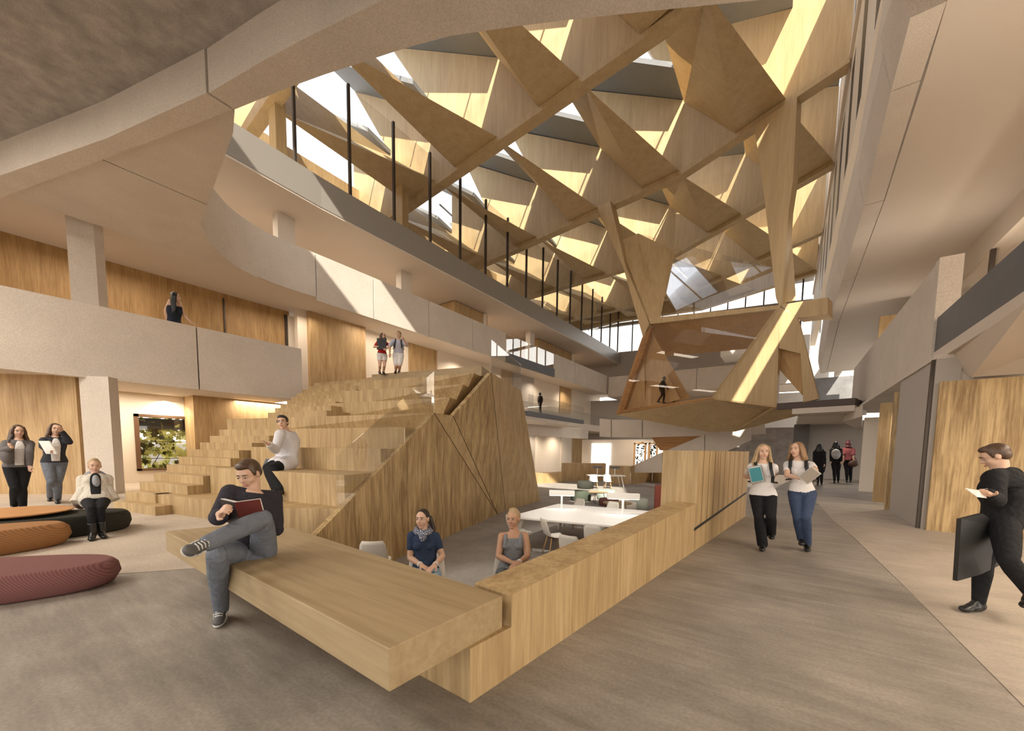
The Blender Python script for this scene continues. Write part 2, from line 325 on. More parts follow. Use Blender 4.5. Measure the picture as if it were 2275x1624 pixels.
S0, S1 = at_z(228, 355, 7.62), at_z(460, 455, 7.62); sd = (S1 - S0).normalized(); sn = P(sd.y, -sd.x, 0) * .02
if sn.x < 0: sn = -sn
b = MB(); b.prism([(x, y, 7.62) for x, y in [(-16.3, -1.2), (-16.3, .9), (S0 - sn)[:2], (S1 - sn)[:2], (-13.79, 4.17), (-14.86, 4.75), (-15.84, 5.69), (-16.3, 6.6)]], (0, 0, .05)); struct(b.build('ceiling_corner', 'concrete'))
b = MB(); b.prism([(x, y, 7.62) for x, y in [(S0 + sn)[:2], (-8.9, 3.05), (-8.70, 3.24), (-9.3, 3.42), (S1 + sn)[:2]]], (0, 0, .05)); struct(b.build('ceiling_corner_panel', 'concrete'))
b = MB(); b.prism([(x, y, 7.69) for x, y in [(S0 - sn * 6)[:2], (S0 + sn * 6)[:2], (S1 + sn * 6)[:2], (S1 - sn * 6)[:2]]], (0, 0, .02)); struct(b.build('trim_joint', 'black'))
# downstand beam along the edge of the bridge
def strip(path_o, path_i, z0, z1): 
    b = MB(); b.prism([(x, y, z0) for x, y in path_o] + [(x, y, z0) for x, y in reversed(path_i)], (0, 0, z1 - z0)); return b
O1 = [at_z(0, 440, 7.5), at_z(228, 355, 7.5), at_z(470, 262, 7.5), at_z(516, 244, 7.5)]; I1 = [at_z(0, 390, 7.5), at_z(235, 308, 7.5), at_z(458, 206, 7.5)]
O1 = [O1[0] + (O1[0] - O1[1]) * .15] + O1; I1 = [I1[0] + (I1[0] - I1[1]) * .15] + I1
b = strip([p[:2] for p in O1], [p[:2] for p in I1], 7.5, 8.199); o = b.build('concrete_beam', 'concrete'); tag(o, 'straight beige concrete edge beam crossing the upper left corner overhead', 'beam')
arc = [(522, 243), (640, 195), (720, 166), (800, 140), (900, 107), (1000, 80), (1150, 58), (1300, 40), (1470, 22), (1640, 5)]
O2 = [at_z(x, y, 7.5) for x, y in arc]; O2 += [O2[-1] + (O2[-1] - O2[-2]) * 1.25]; I2 = [at_z(464, 206, 7.5)]
for i in range(1, len(O2)):
    t = (O2[min(i + 1, len(O2) - 1)] - O2[i - 1]).normalized(); I2.append(O2[i] + P(t.y, -t.x, 0) * (.42 + .6 * i / len(O2)))
b = strip([p[:2] for p in O2], [p[:2] for p in I2], 7.5, 8.199); o = b.build('concrete_beam', 'concrete'); tag(o, 'curved beige concrete edge beam sweeping across the top below the timber roof', 'beam')
# rough concrete slab overhead
pl = [(-30, -20), (10, -20), (10, 7.0), (1.2, 7.9), (O2[-1] - P(0, .25, 0))[:2]] + [((o_ + i_) / 2)[:2] for o_, i_ in zip(O2[::-1][1:], I2[::-1][1:])] + [((o_ + i_) / 2)[:2] for o_, i_ in zip(O1[::-1][1:], I1[::-1])] + [(-30, -4)]
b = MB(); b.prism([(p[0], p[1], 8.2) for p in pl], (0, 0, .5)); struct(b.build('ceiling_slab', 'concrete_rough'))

# level 2 parapets
def path_parapet(path, z0, z1, t, label, grp, smooth=False):
    b = MB(); n = len(path); nor = []
    for i in range(n):
        d = P(*path[min(i + 1, n - 1)]) - P(*path[max(i - 1, 0)]); d = d.normalized(); nor.append(P(d.y, -d.x) if True else d)
    inn = [(path[i][0] + nor[i].x * t, path[i][1] + nor[i].y * t) for i in range(n)]
    for z in (z0, z1):
        for q in (path, inn): b.v += [(x, y, z) for x, y in q]
    for i in range(n - 1):      # path low 0..n, inner low n.., path high 2n.., inner high 3n..
        b.f += [(i, i + 1, 2 * n + i + 1, 2 * n + i), (n + i + 1, n + i, 3 * n + i, 3 * n + i + 1), (2 * n + i, 2 * n + i + 1, 3 * n + i + 1, 3 * n + i), (i + 1, i, n + i, n + i + 1)]
    b.f += [(0, 2 * n, 3 * n, n), (n - 1, 2 * n - 1, 4 * n - 1, 3 * n - 1)]
    c = path[n // 2]; o = b.build('concrete_parapet', 'concrete', at=(c[0], c[1], z0)); return tag(o, label, 'parapet', grp)
X2 = -16.45
js = [at_x(px, py, X2).y for px, py in ((702, 610), (830, 660), (953, 715), (1050, 757), (1124, 780))]
G2 = 'upper left gallery parapets'
path_parapet(dense([(x, y) for x, y in CURVE[::-1]][:-1] + [(X2, js[0] - .02)]), 7.68, 9.45, -.16, 'curved beige concrete parapet sweeping round the upper left gallery corner', G2)
L2L = ['sunlit concrete parapet panel of the upper left gallery next to the curved corner', 'half sunlit concrete parapet panel of the upper left gallery above the couple on the stair', 'shaded concrete parapet panel of the upper left gallery, third along from the curve', 'shaded concrete parapet panel of the upper left gallery ending at the clear glass']
for i in range(4): parapet(js[i] + .02, js[i + 1] - .02, X2, 7.55, 9.45, .16, L2L[i], G2)
yg0, yg1 = js[4], at_x(1233, 810, X2).y
b = MB(); b.box((X2 - .03, yg0, 7.55), (X2 - .2, yg1, 8.2)); o = b.build('gallery_edge', 'slate', at=(X2 - .1, (yg0 + yg1) / 2, 7.55)); tag(o, 'dark slate floor edge band under the glass gap in the upper left gallery', 'floor edge')
b = MB(); b.box((X2 - .05, yg0, 8.2), (X2 - .07, yg1, 9.45)); o = b.build('glass_balustrade', 'glass', at=(X2, yg0, 8.2)); tag(o, 'short clear glass balustrade between concrete panels of the upper left gallery', 'balustrade')
ys = [yg1, at_x(1277, 825, X2).y, 45.5]
parapet(ys[0] + .02, ys[1] - .02, X2, 7.55, 9.45, .16, 'concrete parapet panel of the upper left gallery just beyond the clear glass', G2)
parapet(ys[1] + .02, ys[2], X2, 7.55, 9.45, .16, 'farthest concrete parapet panel of the upper left gallery meeting the back gallery', G2)
b = MB(); b.box((-21.5, -8, 7.8), (-21.7, 46, 11.2)); struct(b.build('wall_upper_gallery', 'white_wall'))
# timber boxes on level 2
for i, (xa, xb, y) in enumerate(((1010, 1083, 690), (1195, 1275, 760))):
    p, r = at_x(xa, y, -18.4), at_x(xb, y, -18.4); b = MB(); b.box((-18.4, p.y, 8.23), (-20.5, r.y, 11.1)); o = b.build('timber_pod', 'ply_wall', at=(-19, p.y, 8)); tag(o, ['timber clad box room behind the shaded upper left gallery panels', 'timber clad box room behind the glass gap of the upper left gallery'][i], 'box room')
    b = MB(); b.box((-18.3, r.y - .5, 8.0), (-18.39, r.y - .2, 11.1)); b.build('door_post', 'white_wall', o).location = (19, -p.y, -8)
for i, (xa, y) in enumerate(((631, 505), (897, 622), (1178, 745))):
    c = at_x(xa, y, -18.0); b = MB(); b.box((c.x - .22, c.y - .35, 8.2), (c.x + .22, c.y + .35, 11.2)); o = b.build('concrete_column', 'concrete', at=(c.x, c.y, 7.9)); tag(o, ['square concrete column stub above the curved upper left parapet', 'square concrete column above the half sunlit upper left parapet panel', 'square concrete column in front of the timber box behind the gallery glass'][i], 'column')

# ---- level 3 slab with its glazing
X3 = -16.15
E3 = [(-14.9, -4), (-15.6, 3.0), (-15.95, 5.6), (X3, 9.0), (X3, 46)]
b = MB(); b.prism([(x, y, 11.15) for x, y in E3] + [(-24, 46, 11.15), (-24, -4, 11.15)], (0, 0, 1.2)); struct(b.build('ceiling_upper_gallery', 'soffit'))
b = MB(); b.prism([(x + .02, y, 11.22) for x, y in E3] + [(x - .02, y, 11.22) for x, y in reversed(E3)], (0, 0, 1.16)); struct(b.build('trim_gallery', plain('band_grey', lin(.27, .25, .225), .35, noise=.05, scale=1)))
gl = empty('clerestory_glazing', (X3 - .1, 8.06, 12.35), 'row of tall dark steel mullions with glass on the top left gallery edge', 'glazing')
for k in range(16):
    b = MB(); yy = 2.33 * k; zt = 4.6
    b.box((-.06, yy - .05, 0), (.06, yy + .05, zt)); b.build('mullion', 'steel', gl)
b = MB(); b.box((-.012, -2.3, 0), (.0, 37, 4.5)); b.build('pane', 'glass', gl)
for i, (px, py) in enumerate(((617, 290), (893, 480))):
    c = at_x(px, py, -18.6); b = MB(); b.box((c.x - .3, c.y - .22, 12.35), (c.x + .3, c.y + .22, 16.2)); o = b.build('timber_column', 'ply_roof', at=(c.x, c.y, 12.35)); tag(o, ['pale timber column inside the top left gallery, nearer one', 'pale timber column inside the top left gallery, farther one'][i], 'column')
b = MB(); b.box((-25, -4, 12.35), (-25.2, 46, 19)); struct(b.build('wall_top_gallery', 'ply_wall'))

# ================================================================ RIGHT WING
RX = 2.3
b = MB(); b.prism([(x, y, 7.6) for x, y in [(1.4, 7.5), (1.48, 9.4), (1.58, 13.2), (1.6, 18.4), (1.62, 24.0), (2.08, 38.7), (4.12, 38.7), (4.12, -12), (1.2, -12), (1.2, 7.5)]], (0, 0, .55)); struct(b.build('ceiling_right', 'soffit'))
# upper right parapet in faceted panels
RJ = [(1.06, 8.0), (1.08, 9.4), (1.2, 13.2), (1.22, 18.4), (1.24, 24.0), (1.7, 38.7)]
RL = ['faceted concrete parapet panel of the right wing nearest overhead', 'faceted concrete parapet panel of the right wing, second from overhead', 'faceted concrete parapet panel of the right wing, third from overhead', 'faceted concrete parapet panel of the right wing where the timber strut lands', 'farthest concrete parapet panel of the upper right wing']
for i in range(5):
    (xa, ya), (xb, yb) = RJ[i], RJ[i + 1]; b = MB(); ya += .03
    dxa = .1 if i == 2 else 0
    lo = [(xa, ya, 7.55), (xb, yb, 7.55)]; mid = [(xa - .14, ya, 8.2), (xb - .20, yb, 8.5)]; hi = [(xa - .16, ya, 9.3), (xb - .2, yb, 9.3)]
    back = .35
    for A, B in ((lo, mid), (mid, hi)):
        b.add([A[0], A[1], B[1], B[0], (A[0][0] + back, A[0][1], A[0][2]), (A[1][0] + back, A[1][1], A[1][2]), (B[1][0] + back, B[1][1], B[1][2]), (B[0][0] + back, B[0][1], B[0][2])], [(0, 1, 2, 3), (7, 6, 5, 4), (0, 4, 5, 1), (3, 2, 6, 7), (0, 3, 7, 4), (1, 5, 6, 2)])
    o = b.build('concrete_parapet', 'concrete', at=((xa + xb) / 2, (ya + yb) / 2, 7.55)); tag(o, RL[i], 'parapet', 'upper right wing parapets')
# upper right wall, its top extended to block sun, with dark window slots
b = MB(); b.box((1.12, 2, 11.3), (1.5, 46, 20.5)); struct(b.build('wall_right_upper', 'white_wall'))
b = MB(); b.box((1.02, 2, 15.9), (1.12, 46, 16.15)); struct(b.build('trim_roof', 'white_wall'))
b = MB(); b.box((3.0, 2, 8), (3.2, 46, 11.4)); struct(b.build('wall_right_recess', 'grey_wall'))
for k in range(9):
    y0 = 9 + 3.1 * k; b = MB(); b.box((1.115, y0, 11.5), (1.13, y0 + 1.0, 15.2)); struct(b.build('window_%d' % (k + 2), 'black'))
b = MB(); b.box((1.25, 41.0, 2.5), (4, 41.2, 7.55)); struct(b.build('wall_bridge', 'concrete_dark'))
# level 1 on the right: parapet panels, slate edge and glazed room
yr = [24.3, at_x(1955, 815, RX).y, at_x(1994, 790, RX).y, at_x(2068, 720, RX).y]
RP = ['farthest concrete parapet panel of the lower right gallery by the bridge', 'narrow middle concrete parapet panel of the lower right gallery', 'widest concrete parapet panel of the lower right gallery next to the office chair']
for i in range(3):
    b = MB(); b.box((RX, yr[i] - .012, 3.3), (RX + .3, yr[i + 1] + .012, 5.38)); o = b.build('concrete_parapet', 'concrete', at=(RX + .15, (yr[i] + yr[i + 1]) / 2, 3.3)); tag(o, RP[i], 'parapet', 'lower right gallery parapets')
ye = yr[3]
b = MB(); b.box((RX - .02, ye - .02, 3.3), (RX + .32, ye - .32, 5.4)); o = b.build('concrete_parapet', 'concrete', at=(RX, ye, 3.3)); tag(o, 'concrete end pier closing the lower right gallery parapet beside the glass', 'parapet')
b = MB(); b.box((RX, -10, 3.3), (14, ye - .36, 3.5)).box((RX + .34, ye - .36, 3.3), (14, 24.3, 3.5)); struct(b.build('ceiling_ground_right', 'soffit'))
b = MB(); b.box((RX - .16, 10.64, 3.22), (RX + .4, 24.3, 3.299)); struct(b.build('trim_right', 'concrete'))
b = MB(); b.box((RX + .3, ye, 3.5), (14, 24.3, 4.15)); struct(b.build('floor_right_gallery', 'concrete'))
b = MB(); b.box((RX + .08, -10, 3.5), (14, ye - .35, 4.2)); struct(b.build('floor_right_room', 'concrete'))
b = MB(); b.box((RX + .02, -10, 3.5), (RX + .08, ye - .35, 4.2)); struct(b.build('trim_slate', 'slate'))
b = MB(); b.box((4.15, -8, 4.2), (4.17, 21, 6.9)); o = b.build('glass_wall', 'glass', at=(4.16, 2, 4.2)); tag(o, 'full height clear glass wall of the upper room on the right', 'glass wall')
c = at_x(2178, 640, 5.2)
b = MB(); b.box((5.2, c.y - .3, 4.2), (5.8, c.y + .5, 6.9)); o = b.build('timber_column', 'ply_coarse', at=(5.5, c.y, 4.2)); tag(o, 'warm lit timber column inside the glazed room on the right', 'column')
b = MB(); b.box((4.1, -12, 6.9), (14, 30, 7.15)).box((4.101, -12, 7.15), (4.25, 30, 8.1)); struct(b.build('ceiling_right_room', 'soffit'))
b = MB(); b.box((9, -12, 4.2), (9.2, 30, 6.9)); struct(b.build('wall_right_room', 'white_wall'))
b = MB(); b.box((2.7, 21.5, 4.15), (9, 21.7, 6.9)); struct(b.build('wall_right_room_end', 'ply_wall'))
for k, (px, y_) in enumerate(((2200, 620),)):
    c = at_x(px, y_, 4.15); b = MB(); b.box((4.1, c.y - .05, 4.2), (4.2, c.y + .05, 6.9)); o = b.build('glazing_post', 'steel', at=(4.15, c.y, 4.2)); tag(o, 'slim dark steel post in the glass wall of the right hand room', 'post')
# ground floor on the right
T0, T1 = at_z(2057, 1178, 0), at_z(2275, 1200, 0); td = (T1 - T0).normalized()
b = MB(); b.prism([T0, T0 + td * 9, T0 + td * 9 + P(0, 0, 2.78), T0 + P(0, 0, 2.78)], P(-td.y, td.x, 0) * .12); struct(b.build('wall_right_timber', 'ply_coarse'))
b = MB(); b.prism([P(2.2, 10.66, 0), P(12, 10.5, 0), P(12, 10.5, 3.3), P(2.2, 10.66, 3.3)], (0, .2, 0)); struct(b.build('wall_right_back', 'concrete'))
b = MB(); b.box((2.17, 10.62, 0), (2.5, 13.45, 3.215)); o = b.build('concrete_pier', 'grey_wall', at=(2.3, 12, 0)); tag(o, 'broad smooth grey concrete pier left of the big timber panel', 'pier')
b = MB(); b.box((2.12, 10.66, 0), (2.2, 10.74, 3.215)); b.build('edge_angle', 'steel', o).location = (-2.3, -12, 0)
fA, fB, fC, fD, fE = at_z(2093, 806, 3.285), at_y(2158, 838, 10.45), at_y(2300, 828, 10.36), at_z(2300, 655, 3.285), at_z(2300, 785, 3.05)
b = MB(); b.add([fA, fB, fE, fD, fC] + [v + P(0, 0, .012) for v in (fA, fB, fE, fD, fC)], [(0, 1, 2, 3), (1, 4, 2), (8, 7, 6, 5), (7, 9, 6), (0, 5, 6, 1), (1, 6, 9, 4), (4, 9, 7, 2), (2, 7, 8, 3), (3, 8, 5, 0)]); struct(b.build('ceiling_fold_right', 'soffit'))
for nm, pts, mt in (('timber_panel', ((1988, 871), (1999, 873), (1975, 1133), (1964, 1132)), 'ply_coarse'), ('timber_panel', ((1954, 896), (1983, 900), (1964, 1117), (1937, 1114)), 'ply'), ('white_panel', ((1919, 928), (1952, 934), (1938, 1093), (1907, 1091)), 'white_wall')):
    bl, br = at_z(*pts[3], 0), at_z(*pts[2], 0); h = at_pl(pts[0][0], pts[0][1], bl, (bl.x, bl.y, 0)).z
    b = MB(); b.prism([bl, br, br + P(0, 0, h), bl + P(0, 0, h)], P(.35, .35, 0)); o = b.build(nm.replace('panel', 'screen'), mt, at=tuple(bl)); tag(o, {'ply_coarse': 'narrow warm lit timber panel edge just past the grey concrete pier', 'ply': 'tall plain timber panel between the white panel and the grey pier', 'white_wall': 'tall warm white wall panel left of the timber panel at right'}[mt], 'wall panel')
# end wall of the corridor
b = MB(); b.box((.4, 27.7, 0), (6, 27.9, 3.2)); struct(b.build('wall_back_right', 'grey_wall'))
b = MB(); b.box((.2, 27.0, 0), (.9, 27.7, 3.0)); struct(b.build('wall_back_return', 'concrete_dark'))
b = MB(); b.box((.3, 21, 3.0), (2.3, 30, 3.3)); struct(b.build('ceiling_back_right', 'soffit'))
b = MB(); b.prism([at_z(1872, 938, 2.75), at_z(1915, 958, 2.75), at_z(1915, 925, 2.75)], (0, 0, .4)); struct(b.build('ceiling_fold', 'soffit'))
# far white box corridor beyond the walkers
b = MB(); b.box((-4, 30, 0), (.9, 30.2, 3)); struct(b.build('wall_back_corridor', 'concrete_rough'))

# ================================================================ FAR END
F0, F1 = P(-16.5, 43.8, 0), P(3, 47.2, 0); fd = (F1 - F0).normalized(); fn = P(-fd.y, fd.x, 0)
def on_far(px, py): return at_pl(px, py, F0, fn)
zs0, zs1 = 15.9, 17.7
def far_slab(z0, z1, mat, name, t=.4):
    b = MB(); b.prism([F0 - fd * 8 + P(0, 0, z0), F1 + fd * 4 + P(0, 0, z0), F1 + fd * 4 + P(0, 0, z1), F0 - fd * 8 + P(0, 0, z1)], fn * t); return struct(b.build(name, mat))
far_slab(8.1, 12.6, 'grey_wall', 'wall_back'); far_slab(17.9, 23, 'grey_wall', 'wall_back_top')
far_slab(15.55, 15.85, 'grey_wall', 'trim_back'); far_slab(2.4, 7.2, 'grey_wall', 'wall_back_lower'); far_slab(PIT, 2.4, 'white_wall', 'wall_back_ground')
cg = empty('clerestory_window', tuple(F0 + P(0, 0, 12.6)), 'bright band of clerestory windows across the far end wall', 'window')
for k in range(14):
    q = fd * (1.55 * k); b = MB(); b.prism([q - fd * .06, q + fd * .06, q + fd * .06 + P(0, 0, 5.3), q - fd * .06 + P(0, 0, 5.3)], fn * .15); b.build('mullion', 'steel', cg)
b = MB(); b.prism([P(0, 0, 0), fd * 20, fd * 20 + P(0, 0, 5.3), P(0, 0, 5.3)], fn * .02); b.build('pane', 'glass', cg)
# back gallery at level 2 with its white ceiling box
b = MB(); b.box((-16.4, 41, 7.2), (1.2, 46, 8.1)); struct(b.build('floor_back_gallery', 'soffit'))
for k in range(4):
    x0 = -16.3 + 4.4 * k; b = MB(); b.box((x0 + .03, 40.8, 7.3), (x0 + 4.37, 41.0, 9.3)); o = b.build('concrete_parapet', 'concrete', at=(x0 + 2.2, 40.9, 7.3)); tag(o, 'concrete parapet panel of the back gallery, %s from the left corner' % ORD[k], 'parapet', 'back gallery parapets')
b = MB(); b.box((-5.2, 38, 9.6), (-1.5, 41, 10.6)); o = b.build('ceiling_light_box', 'white', at=(-3.4, 39.5, 9.6)); tag(o, 'white rectangular lit box seen through the hanging glass pod', 'light box')
# lower balcony and stair of the far end, on a plane across the hall
def at_far(px, py, y=27.5): return at_y(px, py, y)
def far_panel(name, pts, mat, label, cat, t=.3, grp=None, y=27.5):
    q = [at_far(*p, y=y) for p in pts]; b = MB(); b.plate(q, t, toward=CAM); o = b.build(name, mat, at=tuple(q[0])); return tag(o, label, cat, grp)
GB = 'far balcony parapets'
far_panel('concrete_parapet', ((1332, 930), (1357, 932), (1357, 971), (1332, 970)), 'concrete', 'short left end panel of the concrete balcony below the hanging pod', 'parapet', grp=GB)
far_panel('concrete_parapet', ((1359, 932), (1426, 933), (1426, 972), (1359, 971)), 'concrete', 'second panel from the left of the concrete balcony below the pod', 'parapet', grp=GB)
far_panel('concrete_parapet', ((1428, 933), (1700, 920), (1700, 964), (1428, 972)), 'concrete', 'long concrete balcony panel under the belly of the hanging pod', 'parapet', grp=GB)
far_panel('stair_balustrade', ((1401, 1037), (1471, 1005), (1471, 1050), (1401, 1050)), 'concrete', 'lowest sloping concrete panel of the far stair balustrade', 'balustrade', y=27.0)
far_panel('stair_balustrade', ((1473, 1004), (1565, 966), (1565, 1050), (1473, 1050)), 'concrete', 'middle sloping concrete panel of the far stair balustrade above the timber counter', 'balustrade', y=27.0)
far_panel('stair_balustrade', ((1567, 965), (1668, 948), (1668, 978), (1610, 1004), (1567, 1004)), 'concrete', 'highest sloping concrete panel of the far stair balustrade left of the walking women', 'balustrade', y=27.0)
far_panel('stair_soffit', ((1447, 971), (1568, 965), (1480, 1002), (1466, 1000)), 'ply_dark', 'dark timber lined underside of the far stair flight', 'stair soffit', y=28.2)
for i, (xa, xb) in enumerate(((1409, 1434), (1442, 1460))):
    q0, q1 = at_y(xa, 984, 34), at_y(xb, 1036, 34); b = MB()
    for (p, r) in (((q0.x, q1.z), (q0.x + .12, q0.z)), ((q1.x - .12, q1.z), (q1.x, q0.z)), ((q0.x, q0.z - .12), (q1.x, q0.z))): b.box((p[0], 33.9, p[1]), (r[0], 34.1, r[1]))
    w = struct(b.build('window_%d' % (20 + i), 'oak_leg')); 
    rnd = random.Random(i); b2 = MB()
    b3 = MB(); b3.box((q0.x, 34.3, q1.z), (q1.x, 34.32, q0.z)); b3.build('pane', 'pane_glow', w)
    for k in range(60):
        c = P(q0.x + (q1.x - q0.x) * rnd.random(), 34.2, q1.z + (q0.z - q1.z) * (1 - rnd.random() ** 1.5 * .95)); s = .12 + .08 * rnd.random(); b2.add([c + P(px, 0, py) for px, py in leaf_shape(s)], [tuple(range(12))])
    b2.build('leaves', LEAF[2], w)['kind'] = 'stuff'
b = MB(); b.box((-16.2, 34.4, PIT), (.9, 34.6, 2.4)); struct(b.build('wall_back_hall', 'white_wall'))
q0, q1 = at_y(1315, 985, 34.3), at_y(1355, 1048, 34.3); b = MB(); b.box((q0.x, 34.25, PIT), (q1.x, 34.4, q0.z)); struct(b.build('window_30', 'pane_glow'))
# projecting dark edged balcony with its glass
q = [at_z(1160, 917, 3.9), at_z(1199, 912, 3.9), at_z(1300, 936, 3.9)]
bal = empty('projecting_balcony', tuple(q[1]), 'small balcony with a dark slate edge jutting out beside the timber stair', 'balcony')
q = [P(-16.3, 19.4, 0), P(-13.9, 21.3, 0), P(-14.2, 30.4, 0), P(-16.3, 30.4, 0)]; oz = bal.location
b = MB(); b.prism([P(p.x, p.y, 3.62) - oz for p in q], (0, 0, .3)); b.build('floor_edge', 'slate', bal)
b = MB(); b.prism([P(p.x, p.y, 3.34) - oz + P(-.1, 0, 0) for p in q], (0, 0, .27)); b.build('underside', 'concrete', bal)
b = MB(); b.prism([P(q[1].x, q[1].y, 3.92) - oz, P(q[2].x, q[2].y, 3.92) - oz, P(q[2].x, q[2].y, 5.0) - oz, P(q[1].x, q[1].y, 5.0) - oz], (-.02, 0, 0)); b.build('glass_panel', 'glass', bal)
b = MB(); b.box((-16.4, 25, 2.5), (-16.32, 36, 4.6)); o = b.build('concrete_parapet', 'concrete', at=(-16.36, 30, 2.5)); tag(o, 'concrete parapet slab behind the small dark edged balcony', 'parapet')
# ================================================================ FOLDED TIMBER ROOF
ZR, ZU = 16.0, 19.3
BEAM = {'Z': [(-26, 8.6), (-4, 7.2), (1.05, 5.2)],
        'A': [(-26, 16.75), (-3.7, 14.45), (1.05, 12.1)],
        'B': [(-26, 24.9), (-17, 23.85), (-5.35, 22.42), (1.05, 19.7)],
        'C': [(-26, 32.2), (-15.1, 31.43), (-7.66, 31.05), (1.05, 25.9)],
        'D': [(-26, 40.2), (-8.5, 39.2), (1.05, 33.2)],
        'E': [(-26, 43.3), (-16, 43.0), (-8, 44.0), (1.05, 40.2)]}
KX = {'Z': [-19, -14.4, -9.4, -4.8, -.3], 'A': [-21, -16.5, -11.9, -7.46, -2.9, 1.04], 'B': [-24, -19.7, -14.92, -10.12, -5.4, -.85], 'C': [-22.7, -17.9, -13.05, -8.1, -3.14, 1.04], 'D': [-20, -15.2, -10.2, -5.3, -.9], 'E': [-18, -13.1, -8.2, -3.2, 1.04]}
TX = {'A': [-23.5, -19.3, -14.96, -9.5, -5.05, -.6], 'B': [-21.6, -16.87, -12.25, -7.45, -2.79], 'C': [-24.6, -20, -15.13, -10.2, -5.2, -.75], 'D': [-22, -17.3, -12.3, -7.4, -2.8], 'E': [-20.2, -15.2, -10.3, -5.3, -.8]}
ROWN = {'A': 'nearest roof row', 'B': 'second roof row', 'C': 'third roof row', 'D': 'fourth roof row', 'E': 'farthest roof row'}
def byl(k, x):
    p = BEAM[k]
    for (x0, y0), (x1, y1) in zip(p, p[1:]):
        if x <= x1 or (x1, y1) == p[-1]: return y0 + (y1 - y0) * (x - x0) / (x1 - x0)
BT = .42
EXT = {'Z': 2.6, 'A': 4.4, 'B': 2.7, 'C': 2.4, 'D': 2.0, 'E': 1.5}
for k in 'ZABCDE':
    # beam face: a wall with a saw-tooth top, kinked in plan, with a thicker bottom rail
    ks = sorted(KX[k]); xs = sorted(set([q[0] for q in BEAM[k]] + ks + [1.05]))
    b = MB()
    def wall(pts):
        """pts: (x, z) outline on the beam's front, extruded to its thickness"""
        n = len(pts); f = [(x, byl(k, x), z) for x, z in pts]; r = [(x, y + BT, z) for x, y, z in f]
        b.add(f + r, [tuple(range(n)), tuple(range(n, 2 * n))[::-1]] + [(i, n + i, n + (i + 1) % n, (i + 1) % n) for i in range(n)])
    for x0, x1 in zip(xs, xs[1:]): wall([(x0, ZR), (x1, ZR), (x1, 19.45), (x0, 19.45)])
    kk = [ks[0] - 4.7] + ks + ([ks[-1] + 4.7] if ks[-1] < 0 else [])
    for i in range(1, len(kk)):
        q0, q1 = kk[i - 1], kk[i]; s_ = 3.1 / (q1 - q0); g = [(q0, 19.45)]; cut = [x for x in [v[0] for v in BEAM[k]] if q0 < x < q1]
        xe = min(q1, 1.05); ze = 19.45 + s_ * (q1 - xe)
        for c_ in cut: g.append((c_, 19.45))
        g.append((xe, 19.45))
        if ze > 19.5: g.append((xe, ze))
        for c_ in cut[::-1]: g.append((c_, 19.45 + s_ * (q1 - c_)))
        ex = EXT[k]
        g += [(q0, 22.55)] + ([(q0 - ex, 22.55 + ex * s_)] if q0 - ex > -26 and i > 1 else [])
        wall(g)
    o = b.build('timber_roof_beam', 'ply_roof', at=(-8, byl(k, -8), ZR)); tag(o, {'Z': 'deep folded timber roof beam nearest above the concrete bridge', 'A': 'deep folded timber roof beam, first one seen whole from the near end', 'B': 'deep folded timber roof beam carrying the legs of the hanging pod', 'C': 'deep folded timber roof beam just behind the hanging pod legs', 'D': 'deep folded timber roof beam well behind the hanging pod', 'E': 'deep folded timber roof beam closest to the far clerestory'}[k], 'roof truss', 'folded roof beams')
    b = MB()
    for (x0, y0), (x1, y1) in zip(BEAM[k], BEAM[k][1:]): b.prism([(x0, y0 - .06, ZR - .22), (x1, y1 - .06, ZR - .22), (x1, y1 - .06, ZR), (x0, y0 - .06, ZR)], (0, BT + .12, 0))
    r = b.build('bottom_rail', 'ply_roof', o); r.location = -o.location
rows = 'ZABCDE'; cnt = 0
